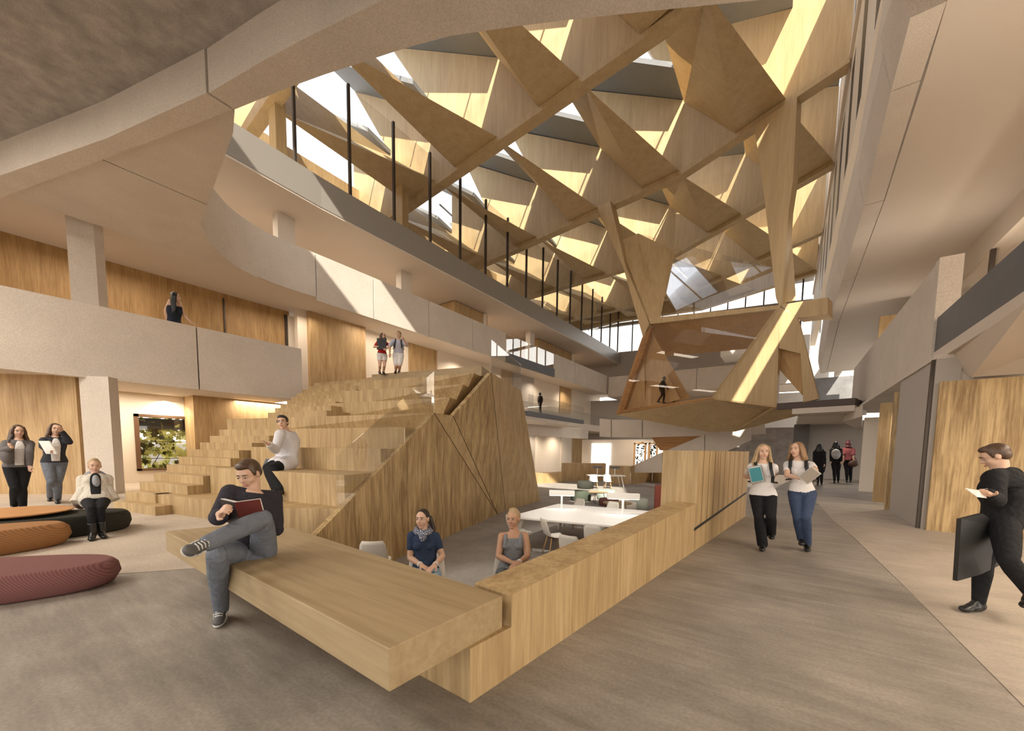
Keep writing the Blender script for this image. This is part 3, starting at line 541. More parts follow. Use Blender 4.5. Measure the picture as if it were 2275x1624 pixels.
for k0, k1 in zip(rows, rows[1:]):
    ord_ = 0; nin = 0; nsk = 0
    for t in TX[k1]:
        kp = min(KX[k1], key=lambda q: (q < t, abs(q - t)))            # right corner on the far beam
        if kp < t: kp = t + 2.1
        kl = [q for q in KX[k1] if q < t]; kl = max(kl) if kl else t - 2.6
        ka = min(KX[k0], key=lambda q: abs(q - t))
        if abs(ka - t) > 2.2: continue
        e = .02
        KA, UA = P(ka, byl(k0, ka) + BT + e, ZR + .01), P(kl + .05, byl(k0, kl) + BT + e, ZU)
        T, K, U = P(t, byl(k1, t) - e, ZR + .01), P(kp - .03, byl(k1, kp) - e, ZR + .01), P(kl + .05, byl(k1, kl) - e, ZU)
        b = MB(); b.add([KA, T, K, U, UA], [(0, 2, 1), (0, 1, 3, 4), (1, 2, 3), (0, 4, 3, 2)])
        o = b.build('folded_roof_panel', 'ply_roof', at=tuple(T)); ord_ += 1; nin += t < -16.2
        tag(o, ('folded timber roof prism of the %s over the hall, %s from the left' % (ROWN[k1], ORD[ord_ - 1 - nin])) if t > -16.2 else ('timber roof prism of the %s in the top left gallery, %s from left' % (ROWN[k1], ORD[ord_ - 1])), 'roof panel', 'folded roof prisms of the ' + ROWN[k1])
    # the roof deck of this bay: a dark soffit strip in front of the far beam, then an open skylight
    ks = sorted(KX[k1]); ks = [ks[0] - 4.7] + ks
    for i in range(len(ks) - 1):
        xa, xb = ks[i] + .06, ks[i + 1]
        if xb > 1.05: xb = 1.05
        ya, yb = byl(k1, xa) + .3, byl(k1, xb) + .3; w0, w1 = 2.7, 1.9
        za = 22.53; zb = 19.45 + 3.1 * (ks[i + 1] - xb) / (ks[i + 1] - ks[i]) - .02
        ex = EXT[k1] - .15; A, B = P(xa - ex, byl(k1, xa - ex) + .3, za + ex * .66), P(xb, yb, zb); C_, D_ = P(xb, yb - w1, zb + .35), P(xa - ex, byl(k1, xa - ex) + .3 - w0, za + ex * .66 + .3)
        nsk += xb < -14; sk = empty('skylight', tuple((A + B) / 2), ('roof skylight of the %s over the hall, %s from the left' % (ROWN[k1], ORD[i - nsk])) if xb >= -14 else ('roof skylight in the %s above the top left gallery, %s from the left' % (ROWN[k1], ORD[i])), 'skylight', 'skylights of the ' + ROWN[k1]); c0 = sk.location
        b = MB(); b.add([v - c0 for v in (A, B, C_, D_)] + [v - c0 + P(0, 0, .25) for v in (A, B, C_, D_)], [(0, 1, 2, 3), (7, 6, 5, 4), (0, 4, 5, 1), (1, 5, 6, 2), (2, 6, 7, 3), (3, 7, 4, 0)]); b.build('curb', 'upstand', sk)
        E_, F_ = P(xb, byl(k0, xb) + BT, 21.2), P(xa - ex, byl(k0, xa - ex) + BT, 23 + ex * .6)
        b = MB(); b.add([v - c0 for v in (C_, D_, F_, E_)], [(0, 1, 2, 3)]); b.build('pane', 'glass_sky', sk)
        m0, m1 = (C_ + D_) / 2, (E_ + F_) / 2; b = MB(); b.bar(m0 - c0, m1 - c0, .06, .12); b.build('glazing_bar', 'steel', sk)

# unseen lids added over the near end, shaping the sun patch
b = MB(); b.box((-26, -16, 17.2), (1.1, -.6, 17.5)).box((-26, 3.1, 17.2), (1.1, 7.0, 17.5)); struct(b.build('sun_mask_lid', 'white_wall'))
b = MB(); b.prism([(-26, 43.7, 17.85), (-16, 43.4, 17.85), (-8, 44.4, 17.85), (1.1, 40.6, 17.85), (1.1, 48, 17.85), (-26, 46, 17.85)], (0, 0, .3)); struct(b.build('ceiling_roof_back', 'grey_wall'))
# ================================================================ BENCH AND LOW WALL
bt = .53
fl, fr, br, bl = P(-5.36, 1.18, bt), P(-1.44, 1.07, bt), P(-1.41, 1.90, bt), P(-5.12, 2.12, bt)
bench = empty('timber_bench', (-3.4, 1.5, 0), 'long cantilevered plywood bench in front, a man reading on it', 'bench')
o0 = bench.location
b = MB(); b.prism([p - o0 for p in (fl, fr, br, bl)], (0, 0, -.21)); b.build('seat_slab', 'ply_flat', bench, bevel=.006)
pa = at_z(925, 1497, 0); pdir = (pa - WALL_A).normalized()
b = MB(); b.prism([p - o0 for p in (WALL_A + P(-.02, .005, 0), WALL_A + pdir * 3.2, WALL_A + pdir * 3.2 + P(0, .3, 0), WALL_A + P(-.02, .3, 0))], (0, 0, .319)); b.build('plinth', 'ply', bench)
low = empty('low_timber_wall', tuple(WALL_A), 'low plywood wall running back beside the walkway from the bench to a tall slatted block', 'low wall')
TB = 4.47; WT = .33
def wl(t, off, z): return wd * t + wn * off + P(0, 0, z)
b = MB()
b.add([wl(0, 0, 0), wl(TB + .02, 0, 0), wl(TB + .02, WT, PIT), wl(.3, WT, PIT), wl(.0, 0, .322), wl(.36, 0, .322), wl(.36, 0, bt), wl(TB + .02, 0, .70), wl(TB + .02, WT, .70), wl(.36, WT, bt), wl(.30, WT, .322), wl(0, WT, .322), wl(0, WT, 0)],
      [(0, 1, 7, 6, 5, 4), (6, 7, 8, 9), (1, 2, 8, 7), (2, 3, 10, 9, 8), (0, 4, 11, 12), (4, 5, 10, 11), (5, 6, 9, 10), (0, 12, 3, 2, 1)])
b.build('parapet', 'ply', low)
bs = WALL_A + wd * TB
cl = at_pl(1468, 1110, bs, wd); BD = (cl - bs).dot(wn)
b = MB(); b.prism([wl(TB, 0, -.0), wl(WALL_LEN, 0, 0), wl(WALL_LEN, BD * .9, 0), wl(TB, BD, 0)], (0, 0, 1.455)); b.add([wl(TB, .05, PIT), wl(WALL_LEN, .05, PIT), wl(WALL_LEN, BD * .9, PIT), wl(TB, BD, PIT), wl(TB, .05, 0), wl(WALL_LEN, .05, 0), wl(WALL_LEN, BD * .9, 0), wl(TB, BD, 0)], [(0, 1, 2, 3), (7, 6, 5, 4), (0, 4, 5, 1), (1, 5, 6, 2), (2, 6, 7, 3), (3, 7, 4, 0)])
blk = b.build('tall_block', 'ply', low)
fac = -wn
def on_wall(px, py): return at_pl(px, py, WALL_A, wn) - WALL_A
s0, s1 = on_wall(1542, 1176.5), on_wall(1657.5, 1095)
b = MB(); hw = .022; b.prism([s0 - P(0, 0, hw), s1 - P(0, 0, hw), s1 + P(0, 0, hw), s0 + P(0, 0, hw)], fac * .004); b.build('dark_slot', 'black', blk)
b = MB()
for px in (1562, 1574.5, 1587, 1599, 1609, 1619.5, 1630, 1640, 1650):
    t = on_wall(px, 1060).dot(wd); f = (t - s0.dot(wd)) / (s1.dot(wd) - s0.dot(wd)); zz = s0.z + (s1.z - s0.z) * f
    b.prism([wl(t - .006, 0, zz), wl(t + .006, 0, zz), wl(t + .006, 0, 1.455), wl(t - .006, 0, 1.455)], fac * .002)
b.build('groove', 'groove', blk)

# ================================================================ TIMBER AMPHITHEATRE STAIR
RD = P(.982, .19, 0).normalized(); RN = P(-RD.y, RD.x, 0)        # along the risers, into the stair
AO = P(-11, 3, 0)
st = empty('timber_stair', tuple(AO), 'big folded plywood stair with seating tiers climbing to the gallery', 'stair')
LPX = [(251, 1115), (278, 1092.5), (310, 1072), (341, 1052), (370, 1032), (397, 1015), (421, 998), (444, 982.5), (466, 968), (487, 954)]
RPX = [(345, 1121), (345, 1097), (416, 1074), (451, 1053), (480, 1035), (512, 1014.5), (531, 997), (560, 980.7), (597, 965), (620, 951)]
base = P(-12.12, 1.82, 0); pn = (.86, .5, 0)
def block(nm, pts, z, zb, mat='ply'):
    b = MB(); b.prism([P(p.x, p.y, zb) - AO for p in pts], (0, 0, z - zb)); return b.build(nm, mat, st)
LAND = 4.05
for k in range(10):
    z = .19 * (k + 1); l = at_pl(*LPX[k], base, pn); l = P(l.x, l.y, 0)
    r = at_pl(RPX[k][0], RPX[k][1] + 8, l, RN); r = P(r.x, r.y, 0)
    block('step', [l, r, r + RN * 1.6, l + RN * 1.6], z, 0 if k < 3 else z - .6)
UP_L = [(595, 917), (611, 907), (623, 898.5), (637, 891), (647, 882), (659, 874), (670.5, 866), (684, 858), (697, 851)]
UP_R = [(725, 905), (735, 897), (745, 889), (768, 880), (778, 872), (790, 864), (808, 856), (815, 848), (830, 841)]
for k in range(9):
    z = 2.28 + .19 * (k + 1); l = at_z(*UP_L[k], z); r = at_pl(UP_R[k][0], UP_R[k][1], l, RN)
    block('step', [P(l.x, l.y, 0), P(r.x, r.y, 0), P(r.x, r.y, 0) + RN * 1.3, P(l.x, l.y, 0) + RN * 1.3], z, z - .5)
lp = [at_z(826, 832, LAND), at_z(1070, 813, LAND), at_z(1091, 828.5, LAND), at_z(1156, 868, LAND)]
# folded cheek wall
D_ = at_z(965, 918, 2.29); C_ = at_z(1106, 1143, PIT); B_ = at_z(870, 1247, PIT)
n1 = (C_ - B_).cross(D_ - B_)
Q_ = at_pl(650, 1244, B_, n1); G_ = B_ + (B_ - C_).normalized() * 1.2
E_ = at_z(1007, 924, 2.29); H_ = at_z(1123, 1134, PIT); I_ = at_z(1091, 828, 3.78); J_ = at_z(1158, 868, 3.78); K_ = at_z(1200, 1113, PIT)
F3N = (C_ - E_).cross(I_ - E_).normalized(); F2N = (C_ - D_).cross(E_ - D_).normalized()
def under(p, org, n, h):
    """where the skin plane lies h below point p, moved sideways along the risers"""
    z = P(p.x, p.y, p.z - h); t = (org - z).dot(n) / RD.dot(n); return z + RD * (min(0, t) - .03)
# seating tiers: left end, then the front edge to the right, a folded return to the cheek wall
TI = [(.38, [(-11.21, 2.29), (-7.14, 3.03), (-6.2, 3.74)]),
      (.95, [(-10.44, 3.11), (-6.36, 3.84), (-6.60, 4.7)]),
      (1.42, [(-10.75, 4.05), (-6.64, 4.80), (-6.9, 5.7)]),
      (1.90, [(-11.25, 4.90), (-6.89, 5.62), (-7.1, 6.4)]),
      (2.29, [at_z(504, 932, 2.29), at_z(952, 912, 2.29), at_z(1008, 924, 2.29)]),
      (2.78, [at_z(721, 897, 2.78), at_z(1000, 883, 2.78), at_z(1029, 893, 2.78)]),
      (3.22, [at_z(766, 868.6, 3.22), at_z(1029, 854, 3.22), at_z(1051, 866, 3.22)]),
      (3.68, [at_z(803, 847, 3.68), at_z(1054, 829, 3.68), at_z(1071, 838, 3.68)])]
TI[4] = (2.30, [TI[4][1][0], D_ - RD * .02, D_ + (E_ - D_) * .98])
for i, (z, pts) in enumerate(TI):
    pts = [P(p[0], p[1], z) for p in pts]; dep = [1.5, 1.4, 1.3, 1.6, 1.7, 1.3, 1.3, 1.5][i]
    l = pts[0]; pts += [P(pts[-1].x - .12, pts[-1].y + .3, z), l + RN * dep]
    h = z - PIT if i < 2 else (.6 if i < 4 else .5)
    low_ = [P(p.x, p.y, z - h) for p in pts]
    if i >= 4:
        for j in (1, 2, 3): low_[j] = low_[j] - RD * .4 + RN * .2
    n = len(pts); b = MB(); b.add([p - AO for p in low_ + pts], [tuple(range(n))[::-1], tuple(range(n, 2 * n))] + [(k, (k + 1) % n, n + (k + 1) % n, n + k) for k in range(n)])
    b.build('seat_tier', 'ply', st)
# upper landing
b0 = lp[0]; back = [P(lp[3].x - .3, lp[3].y, 0), P(-16.0, 16.5, 0), P(-16.0, at_z(*UP_L[8], LAND).y + .4, 0), P(b0.x, at_z(*UP_L[8], LAND).y + .5, 0)]
block('landing', [P(p.x, p.y, 0) for p in lp] + back, LAND, LAND - .3, 'ply_flat')
# folded cheek wall skins
for nm, pts, mt in (('cheek_panel', (Q_, G_, B_, C_, D_), 'ply_coarse'), ('cheek_panel', (D_, C_, E_), 'ply'), ('cheek_panel', (E_, C_, H_, I_), 'ply_coarse'), ('cheek_panel', (I_, H_, K_, J_), 'ply')):
    b = MB(); b.plate([p - AO for p in pts], .12, toward=CAM - AO); b.build(nm, mt, st)
b = MB(); b.plate([p - AO for p in (J_, K_, P(-15.9, 17.5, PIT), P(-15.9, 16.5, 3.78))], .1, toward=P(-5, 40, 1)); b.build('rear_panel', 'ply', st)
b = MB()
for u0, u1 in ((D_, C_), (E_, C_), (I_, H_)):
    o_ = (CAM - u0).normalized() * .012; b.tube([u0 - AO + o_, u1 - AO + o_], .007, 6)
b.build('panel_joint', 'groove', st)
# frameless glass guard along the cheek edge
b = MB(); g0 = Q_ + (D_ - Q_) * .22
b.prism([p - AO for p in (g0, D_, D_ + P(0, 0, 1.0), g0 + P(0, 0, .95))], wn * .015); b.build('glass_guard', 'glass', st)
b = MB(); b.prism([p - AO for p in (I_, J_, J_ + P(0, 0, 1.0), I_ + P(0, 0, 1.0))], (.015, 0, 0)); b.build('glass_guard', 'glass', st)

# ================================================================ HANGING POD
p0, p1 = P(-10.2, 22.9, 0), P(-.5, 20.3, 0); pd = (p1 - p0).normalized(); pn_ = P(-pd.y, pd.x, 0)
def fp(x, y, dep=0): return at_pl(1280 + .3202 * x, 440 + .3202 * y, p0 + pn_ * dep, pn_)
PO = P(-4, 21.5, 3.4)
pod = empty('hanging_pod', tuple(PO), 'folded timber and glass room hanging from the roof over the hall', 'pod')
def pp(nm, pts, mat, t=.15, sub=None):
    v = [fp(*q) - PO for q in pts]; b = MB()
    if t: b.plate(v, t, toward=CAM - PO)
    else: b.add(v, [tuple(range(len(v)))])
    return b.build(nm, mat, sub or pod)
M['ply_pod'] = wood('ply_pod', lin(.53, .385, .205), lin(.40, .27, .13), 'z', 9, strength=.8)
M['ply_pod_lit'] = wood('ply_pod_lit', lin(.56, .37, .18), lin(.44, .265, .11), 'z', 9, strength=.8)  # pod timber with warm interior light put into the colour
pp('strut', [(140, 60), (235, 20), (345, 480), (430, 680), (507, 870), (465, 972), (330, 490)], 'ply_pod', .5)
pp('upper_panel', [(300, 300, .3), (430, 245, .8), (640, 345, 1.6), (683, 390, 1.8), (622, 650, 1.2), (585, 826, .6), (512, 858, .2), (430, 662, .1)], 'ply_pod', .12)
pp('strut', [(1236, -504), (1533, -703), (1505, -125), (1476, 68), (1462, 290), (1428, 745), (1410, 757), (1385, 690), (1362, 480), (1310, 40)], 'ply_pod', .6)
pp('strut_leaf', [(1464, 285, .3), (1500, 332, .6), (1526, 708, .6), (1436, 722, .3)], 'ply_roof', .1)
pp('tie_beam', [(1410, 742), (1745, 688), (1745, 806), (1535, 832)], 'ply_pod', .8)
pp('edge_beam', [(500, 832), (1410, 742), (1410, 770), (515, 873)], 'ply_pod', .25)
pp('back_panel', [(525, 872, .3), (1410, 770, .3), (1185, 1046, 3.0), (530, 1108, 3.0)], 'ply_pod_lit', .1)
pp('side_panel', [(468, 972, .2), (518, 905, .3), (530, 1110, 2.2), (800, 1386, 2.2), (480, 1466, .6), (288, 1500, .2)], 'ply_pod_lit', .1)
pp('inner_panel', [(410, 1280, .55), (605, 1170, 1.2), (722, 1395, 1.2), (487, 1462, .5)], 'ply_pod_lit', .05)
pp('frame', [(275, 1501), (458, 966), (520, 898), (503, 965), (328, 1480)], 'ply_dark', .25)
pp('sill', [(275, 1502), (328, 1470), (958, 1375), (960, 1398)], 'ply_dark', .3)
pp('solid_panel', [(962, 1392, -.02), (1410, 766, -.02), (1392, 1442, -.02)], 'ply_pod', .25)
pp('solid_edge', [(942, 1380), (1380, 778), (1408, 766, -.03), (962, 1394, -.03)], 'ply_roof', .1)
pp('leaning_panel', [(1408, 752), (1537, 828), (1682, 1392), (1575, 1420), (1557, 1080), (1407, 1042)], 'ply_pod', .2)
pp('inner_panel', [(1400, 1042, .4), (1558, 1080, .3), (1568, 1368, .3), (1400, 1178, .6)], 'ply_pod_lit', .08)
pp('belly', [(278, 1504), (960, 1400), (1392, 1444), (1392, 1500, 1.2), (1100, 1620, 2.5), (920, 1622, 2.5), (600, 1562, 1.5)], 'ply_pod', .1)
pp('belly', [(1392, 1444), (1500, 1452), (1690, 1472), (1400, 1545, 1.5), (1100, 1621, 2.5)], 'ply_pod', .1)
for s0_, s1_ in (((300, 1490), (958, 1388)), ((958, 1388), (1392, 1444))):
    u0, u1 = fp(*s0_), fp(*s1_); b = MB(); b.prism([u0 - PO, u1 - PO, u1 - PO + pn_ * 3.4, u0 - PO + pn_ * 3.4], (0, 0, -.06)); b.build('deck', 'ply_pod_lit', pod)
q0, q1 = fp(1390, 1430), fp(1935, 1428); zb = (q0.z + q1.z) / 2
b = MB(); b.prism([P(p.x, p.y, zb - .13) - PO for p in (q0, q1, q1 + pn_ * 2.4, q0 + pn_ * 2.4)], (0, 0, .26)); b.build('bridge_deck', 'balcony_edge', pod)
b = MB(); b.prism([P(p.x, p.y, zb - .36) - PO for p in (fp(1500, 1450), q1, q1 + pn_ * 2.4, fp(1500, 1450) + pn_ * 2.4)], (0, 0, .22)); b.build('bridge_soffit', 'soffit', pod)
pp('glass_front', [(290, 1488, -.05), (466, 978, -.05), (515, 896, -.05), (1400, 772, -.05), (958, 1376, -.05)], 'glass_pod', 0)
pp('glass_upper', [(245, 60, .4), (1312, -260, .4), (1362, 480, .4), (1400, 738, .4), (590, 826, .4), (683, 390, 1.8), (430, 245, .8)], 'glass', 0)
pp('glass_upper_left', [(235, 40, .3), (430, 245, .8), (300, 300, .3)], 'glass', 0)
# ================================================================ FURNITURE
def pouf(name, end, a, L, W, h, mat, label, grp=None):
    """long organic upholstered block: `end` is the front bottom corner at its right, a the direction of its front"""
    a = P(a[0], a[1], 0).normalized(); n = P(-a.y, a.x, 0)
    if n.dot(P(end[0], end[1], 0)) < 0: n = -n
    c = P(end[0], end[1], 0) - a * (L / 2) + n * (W / 2)
    b = MB(); prof = [(.0, .90), (.10, .955), (.45, 1.0), (.8, .985), (.94, .955), (1, .93)]; N = 56; bs = 0
    for z, s in prof:
        for k in range(N):
            t = 2 * PI * k / N; cx, sy = math.cos(t), math.sin(t); e = .62
            x = math.copysign(abs(cx) ** e, cx) * L / 2; y = math.copysign(abs(sy) ** .8, sy) * W / 2 * (1 - .22 * (x / (L / 2)))
            p = a * x * s + n * y * s; hh = h * (1 + .10 * (-x / L))
            b.v.append((p.x, p.y, z * hh))
    m = len(prof)
    for i in range(m - 1):
        for k in range(N): b.f.append((i * N + k, i * N + (k + 1) % N, (i + 1) * N + (k + 1) % N, (i + 1) * N + k))
    b.f.append(tuple(range(N))[::-1]); b.f.append(tuple((m - 1) * N + k for k in range(N)))
    o = b.build(name, mat, smooth=False); o.location = c
    for p in o.data.polygons:
        if len(p.vertices) == 4: p.use_smooth = True
    return tag(o, label, 'pouf', grp)
def fabric(name, c):
    m, nt, bs = new_mat(name); tc = nt.nodes.new('ShaderNodeTexCoord'); w = nt.nodes.new('ShaderNodeTexWave'); w.wave_type = 'BANDS'; w.bands_direction = 'DIAGONAL'; w.inputs['Scale'].default_value = 22; w.inputs['Distortion'].default_value = 1.5
    mx = nt.nodes.new('ShaderNodeMix'); mx.data_type = 'RGBA'; mx.inputs[6].default_value = tuple(x * .8 for x in c[:3]) + (1,); mx.inputs[7].default_value = tuple(x * 1.2 for x in c[:3]) + (1,)
    nt.links.new(tc.outputs['Object'], w.inputs['Vector']); nt.links.new(w.outputs['Fac'], mx.inputs[0]); nt.links.new(mx.outputs[2], bs.inputs['Base Color']); bs.inputs['Roughness'].default_value = .9; bs.inputs['Specular IOR Level'].default_value = .2
    return m
M['fab_maroon'] = fabric('fab_maroon', lin(.20, .09, .085)); M['fab_brown'] = fabric('fab_brown', lin(.33, .165, .07)); M['fab_black'] = fabric('fab_black', lin(.035, .035, .028))
M['fab_green'] = fabric('fab_green', lin(.06, .07, .05)); M['fab_teal'] = fabric('fab_teal', lin(.28, .33, .29)); M['fab_pale'] = fabric('fab_pale', lin(.5, .55, .48)); M['fab_red'] = fabric('fab_red', lin(.34, .10, .075))
def dirxy(p, q): return (q.x - p.x, q.y - p.y)
e0, e1 = at_z(0, 1352, 0), at_z(212, 1328, 0); pouf('pouf', e1, dirxy(e0, e1), 2.3, .95, .27, 'fab_maroon', 'maroon upholstered bench pouf nearest the camera at the left edge', 'left lounge poufs')
e0, e1 = at_z(0, 1240, 0), at_z(187, 1212, 0); pouf('pouf', e1, dirxy(e0, e1), 2.9, .95, .34, 'fab_brown', 'orange brown upholstered bench pouf between the maroon and the black one', 'left lounge poufs')
e0, e1 = at_z(190, 1193, 0), at_z(312, 1178, 0); pouf('pouf', e1, dirxy(e0, e1), 1.75, 1.1, .33, 'fab_black', 'black upholstered bench pouf the woman in a grey scarf sits on', 'left lounge poufs')
tc_ = at_z(20, 1137, .4); t = empty('low_table', (tc_.x, tc_.y, 0), 'low round table with an orange wood top behind the brown pouf', 'table')
b = MB(); b.lathe([(.62, .37), (.66, .385), (.66, .40), (.62, .405)], n=40); b.build('table_top', plain('orange_top', lin(.52, .25, .09), .4), t)
for a in (.4, 2.5, 4.6):
    b = MB(); b.tube([(.38 * math.cos(a), .38 * math.sin(a), .37), (.5 * math.cos(a), .5 * math.sin(a), 0)], .012, 8); b.build('leg', 'steel', t)

# shell chair
def make_chair():
    r = empty('shell_chair', (0, 0, 0), 'x', 'chair', 'shell chairs in the reading area')
    b = MB(); nx, ny = 9, 13; t = .014
    def surf(u, v):
        # v: 0 front of the seat .. 1 top of the back; u: -1..1 across
        if v < .5: s = v / .5; y, z, w = -.21 + .40 * s, .45 - .02 * math.sin(s * PI), .205 + .02 * s
        else: s = (v - .5) / .5; y, z, w = .19 + .085 * s + .03 * math.sin(s * PI / 2), .45 + .40 * s, .225 - .035 * s * s
        if .38 < v < .62: q = (v - .5) / .12; y -= .03 * (1 - q * q) * .6; z += .03 * (1 - q * q) * .6
        cor = 1.0
        if v > .9: cor = 1 - ((v - .9) / .1) ** 2 * .16
        if v < .08: cor = 1 - ((.08 - v) / .08) ** 2 * .15
        x = u * w * cor; k = u * u
        return P(x, y - (.035 * k if v > .5 else 0), z + (.022 * k if v <= .5 else .012 * k * (1 - (v - .5) * 2)))
    g = [[surf(-1 + 2 * i / (nx - 1), j / (ny - 1)) for i in range(nx)] for j in range(ny)]
    def nrm(j, i):
        a = g[min(j + 1, ny - 1)][i] - g[max(j - 1, 0)][i]; c = g[j][min(i + 1, nx - 1)] - g[j][max(i - 1, 0)]; return c.cross(a).normalized()
    V1 = [g[j][i] for j in range(ny) for i in range(nx)]; V2 = [g[j][i] - nrm(j, i) * t for j in range(ny) for i in range(nx)]
    F = []; n = nx * ny
    for j in range(ny - 1):
        for i in range(nx - 1): q = j * nx + i; F += [(q, q + 1, q + nx + 1, q + nx), (n + q, n + q + nx, n + q + nx + 1, n + q + 1)]
    ring = [i for i in range(nx)] + [j * nx + nx - 1 for j in range(1, ny)] + [(ny - 1) * nx + i for i in range(nx - 2, -1, -1)] + [j * nx for j in range(ny - 2, 0, -1)]
    for a, c in zip(ring, ring[1:] + ring[:1]): F.append((a, n + a, n + c, c))
    b.add(V1 + V2, F); b.build('seat_shell', 'shell', r, smooth=True)
    for sx in (-1, 1):
        for sy in (-1, 1):
            b = MB(); b.tube([(sx * .12, sy * .11, .425), (sx * .21, sy * .20 + .0, 0)], [.017, .011], 8); b.build('leg', 'oak_leg', r, smooth=True)
    b = MB(); b.bar((-.13, 0, .42), (.13, 0, .42), .24, .02); b.build('seat_frame', 'steel', r)
    return r
chair0 = make_chair(); used = []
def chair(px, py, face, label, zf=PIT, s=1.0, first=chair0):
    """px,py: middle of the top of the back; face: heading (radians) that the sitter looks to"""
    p = at_z(px, py, zf + .86 * s)
    o = first if not used else copy_tree(first); used.append(o)
    f = P(math.cos(face), math.sin(face), 0); o.location = (p.x + f.x * .29 * s, p.y + f.y * .29 * s, zf); o.rotation_euler = (0, 0, face + PI / 2); o.scale = (s, s, s); o['label'] = label; return o
tt = [at_z(1130, 1147, PIT + .74), at_z(1240, 1119, PIT + .74), at_z(1470, 1137, PIT + .74), at_z(1400, 1171, PIT + .74)]
ctr = sum(tt, P(0, 0, 0)) / 4
tdir = math.atan2((tt[1] - tt[0]).y, (tt[1] - tt[0]).x)
tb = empty('white_table', (ctr.x, ctr.y, PIT), 'long white study table with two desk lamps in the sunken reading area', 'table')
b = MB(); b.prism([p - tb.location for p in tt], (0, 0, -.045)); b.build('table_top', 'white', tb, bevel=.005)
for i, p in enumerate(tt):
    q = p - tb.location; inw = P(-q.x, -q.y, 0).normalized(); a = q + inw * .35; a.z = .70; f = q + inw * .12; f.z = 0
    b = MB(); b.bar(a, f, .07, .07); b.build('leg', 'white', tb)
def lamp(px, py, ax, w, label, zt, hs=.30, name='desk_lamp'):
    p = at_z(px, py, zt); l = empty(name, tuple(p), label, 'lamp', 'white desk lamps', rz=ax)
    b = MB(); b.tube([(0, 0, .008), (0, 0, hs)], .02 * w / .55, 10); b.build('stem', 'white', l)
    b = MB(); b.lathe([(.06, 0), (.06, .008), (.055, .01)], n=20); b.build('base', 'white', l)
    b = MB(); b.box((-w / 2, -.07, hs), (w / 2, .07, hs + .14)); s = b.build('shade', 'white', l, bevel=.004)
    b = MB(); b.box((-w / 2 + .02, -.055, hs - .004), (w / 2 - .02, .055, hs)); b.build('light_strip', emit('lamp_strip', (1, .95, .86, 1), 6) if 'ls' not in M else M['ls'], s)
    return l
M['ls'] = emit('lamp_strip', (1, .95, .86, 1), 6)
la = math.atan2(RT.y, RT.x) - .12
ld = (tt[0] - CAM).length
lamp(1247.5, 1131, la, .68, 'white desk lamp with a long box shade, left one on the white study table', PIT + .74, .37)
lamp(1383, 1144, la, .78, 'white desk lamp with a long box shade, right one on the white study table', PIT + .74, .40)
toT = lambda px, py: math.atan2((ctr - at_z(px, py, PIT)).y, (ctr - at_z(px, py, PIT)).x)
for px, py, fa, lb in ((1205, 1150, .9, 'white shell chair turned side on in front of the white study table'), (1262, 1188, 1.5, 'white shell chair cut off by the low wall, left of two with backs to it'), (1316, 1166, 1.5, 'white shell chair cut off by the low wall, right of two with backs to it'),
                       (1290, 1107, -1.9, 'white shell chair on the far side of the white table, left one'), (1364, 1114, -1.9, 'white shell chair on the far side of the white table, right one'), (1132, 1144, 1.2, 'white shell chair behind the blonde woman in grey'),
                       (827, 1201, 2.3, 'white shell chair backed by the big timber cheek wall, alone at left')):
    chair(px, py, fa, lb)
# lounge pieces deeper in the sunken area
def drum(px, py, r, h, mat, label, sx=1.0, name='round_pouf', grp='poufs in the sunken lounge'):
    p = at_z(px, py, PIT); dv = P(p.x, p.y, 0).normalized(); c = p + dv * r
    b = MB(); b.lathe([(r * .86, 0), (r * .96, .05), (r, h * .5), (r * .97, h * .88), (r * .88, h)], n=32); o = b.build(name, mat, smooth=True); o.location = (c.x, c.y, PIT)
    for f in o.data.polygons:
        if len(f.vertices) > 4: f.use_smooth = False
    return tag(o, label, 'pouf', grp)
drum(1290, 1115, .47, .46, 'fab_green', 'dark green round pouf at the far side of the white study table')
drum(1347, 1112, .45, .46, 'fab_teal', 'grey green round pouf behind the right desk lamp')
drum(1418, 1134, .38, .42, 'fab_pale', 'pale mint round pouf near the tall slatted block')
drum(1392, 1140, .36, .40, 'shell', 'cream round pouf at the back edge of the white table')
drum(1300, 1087, .5, .46, 'fab_black', 'black round pouf behind the left desk lamp')
drum(1352, 1126, .42, .3, 'fab_maroon', 'low dark maroon pouf below the grey green pouf')
p = at_z(1462, 1133, PIT); b = MB(); b.box((-.35, -.35, 0), (.35, .35, .95)); o = b.build('armchair', 'fab_red', bevel=.03); o.location = (p.x + .1, p.y + .4, PIT); o.rotation_euler = (0, 0, .3); tag(o, 'rust red high backed armchair beside the tall slatted block', 'armchair')
def round_table(px, py, r, label):
    p = at_z(px, py, PIT + .5); t = empty('side_table', (p.x, p.y, PIT), label, 'table', 'round side tables in the sunken lounge')
    b = MB(); b.lathe([(r * .96, .48), (r, .49), (r, .5), (r * .96, .505)], n=32); b.build('table_top', 'ply_flat', t)
    for a in (.5, 2.6, 4.7): b = MB(); b.tube([(r * .5 * math.cos(a), r * .5 * math.sin(a), .48), (r * .75 * math.cos(a), r * .75 * math.sin(a), 0)], .012, 8); b.build('leg', 'steel', t)
round_table(1329, 1093, .45, 'round wooden side table between the black and the grey green poufs'); round_table(1372, 1117, .5, 'round wooden side table behind the stem of the right desk lamp')
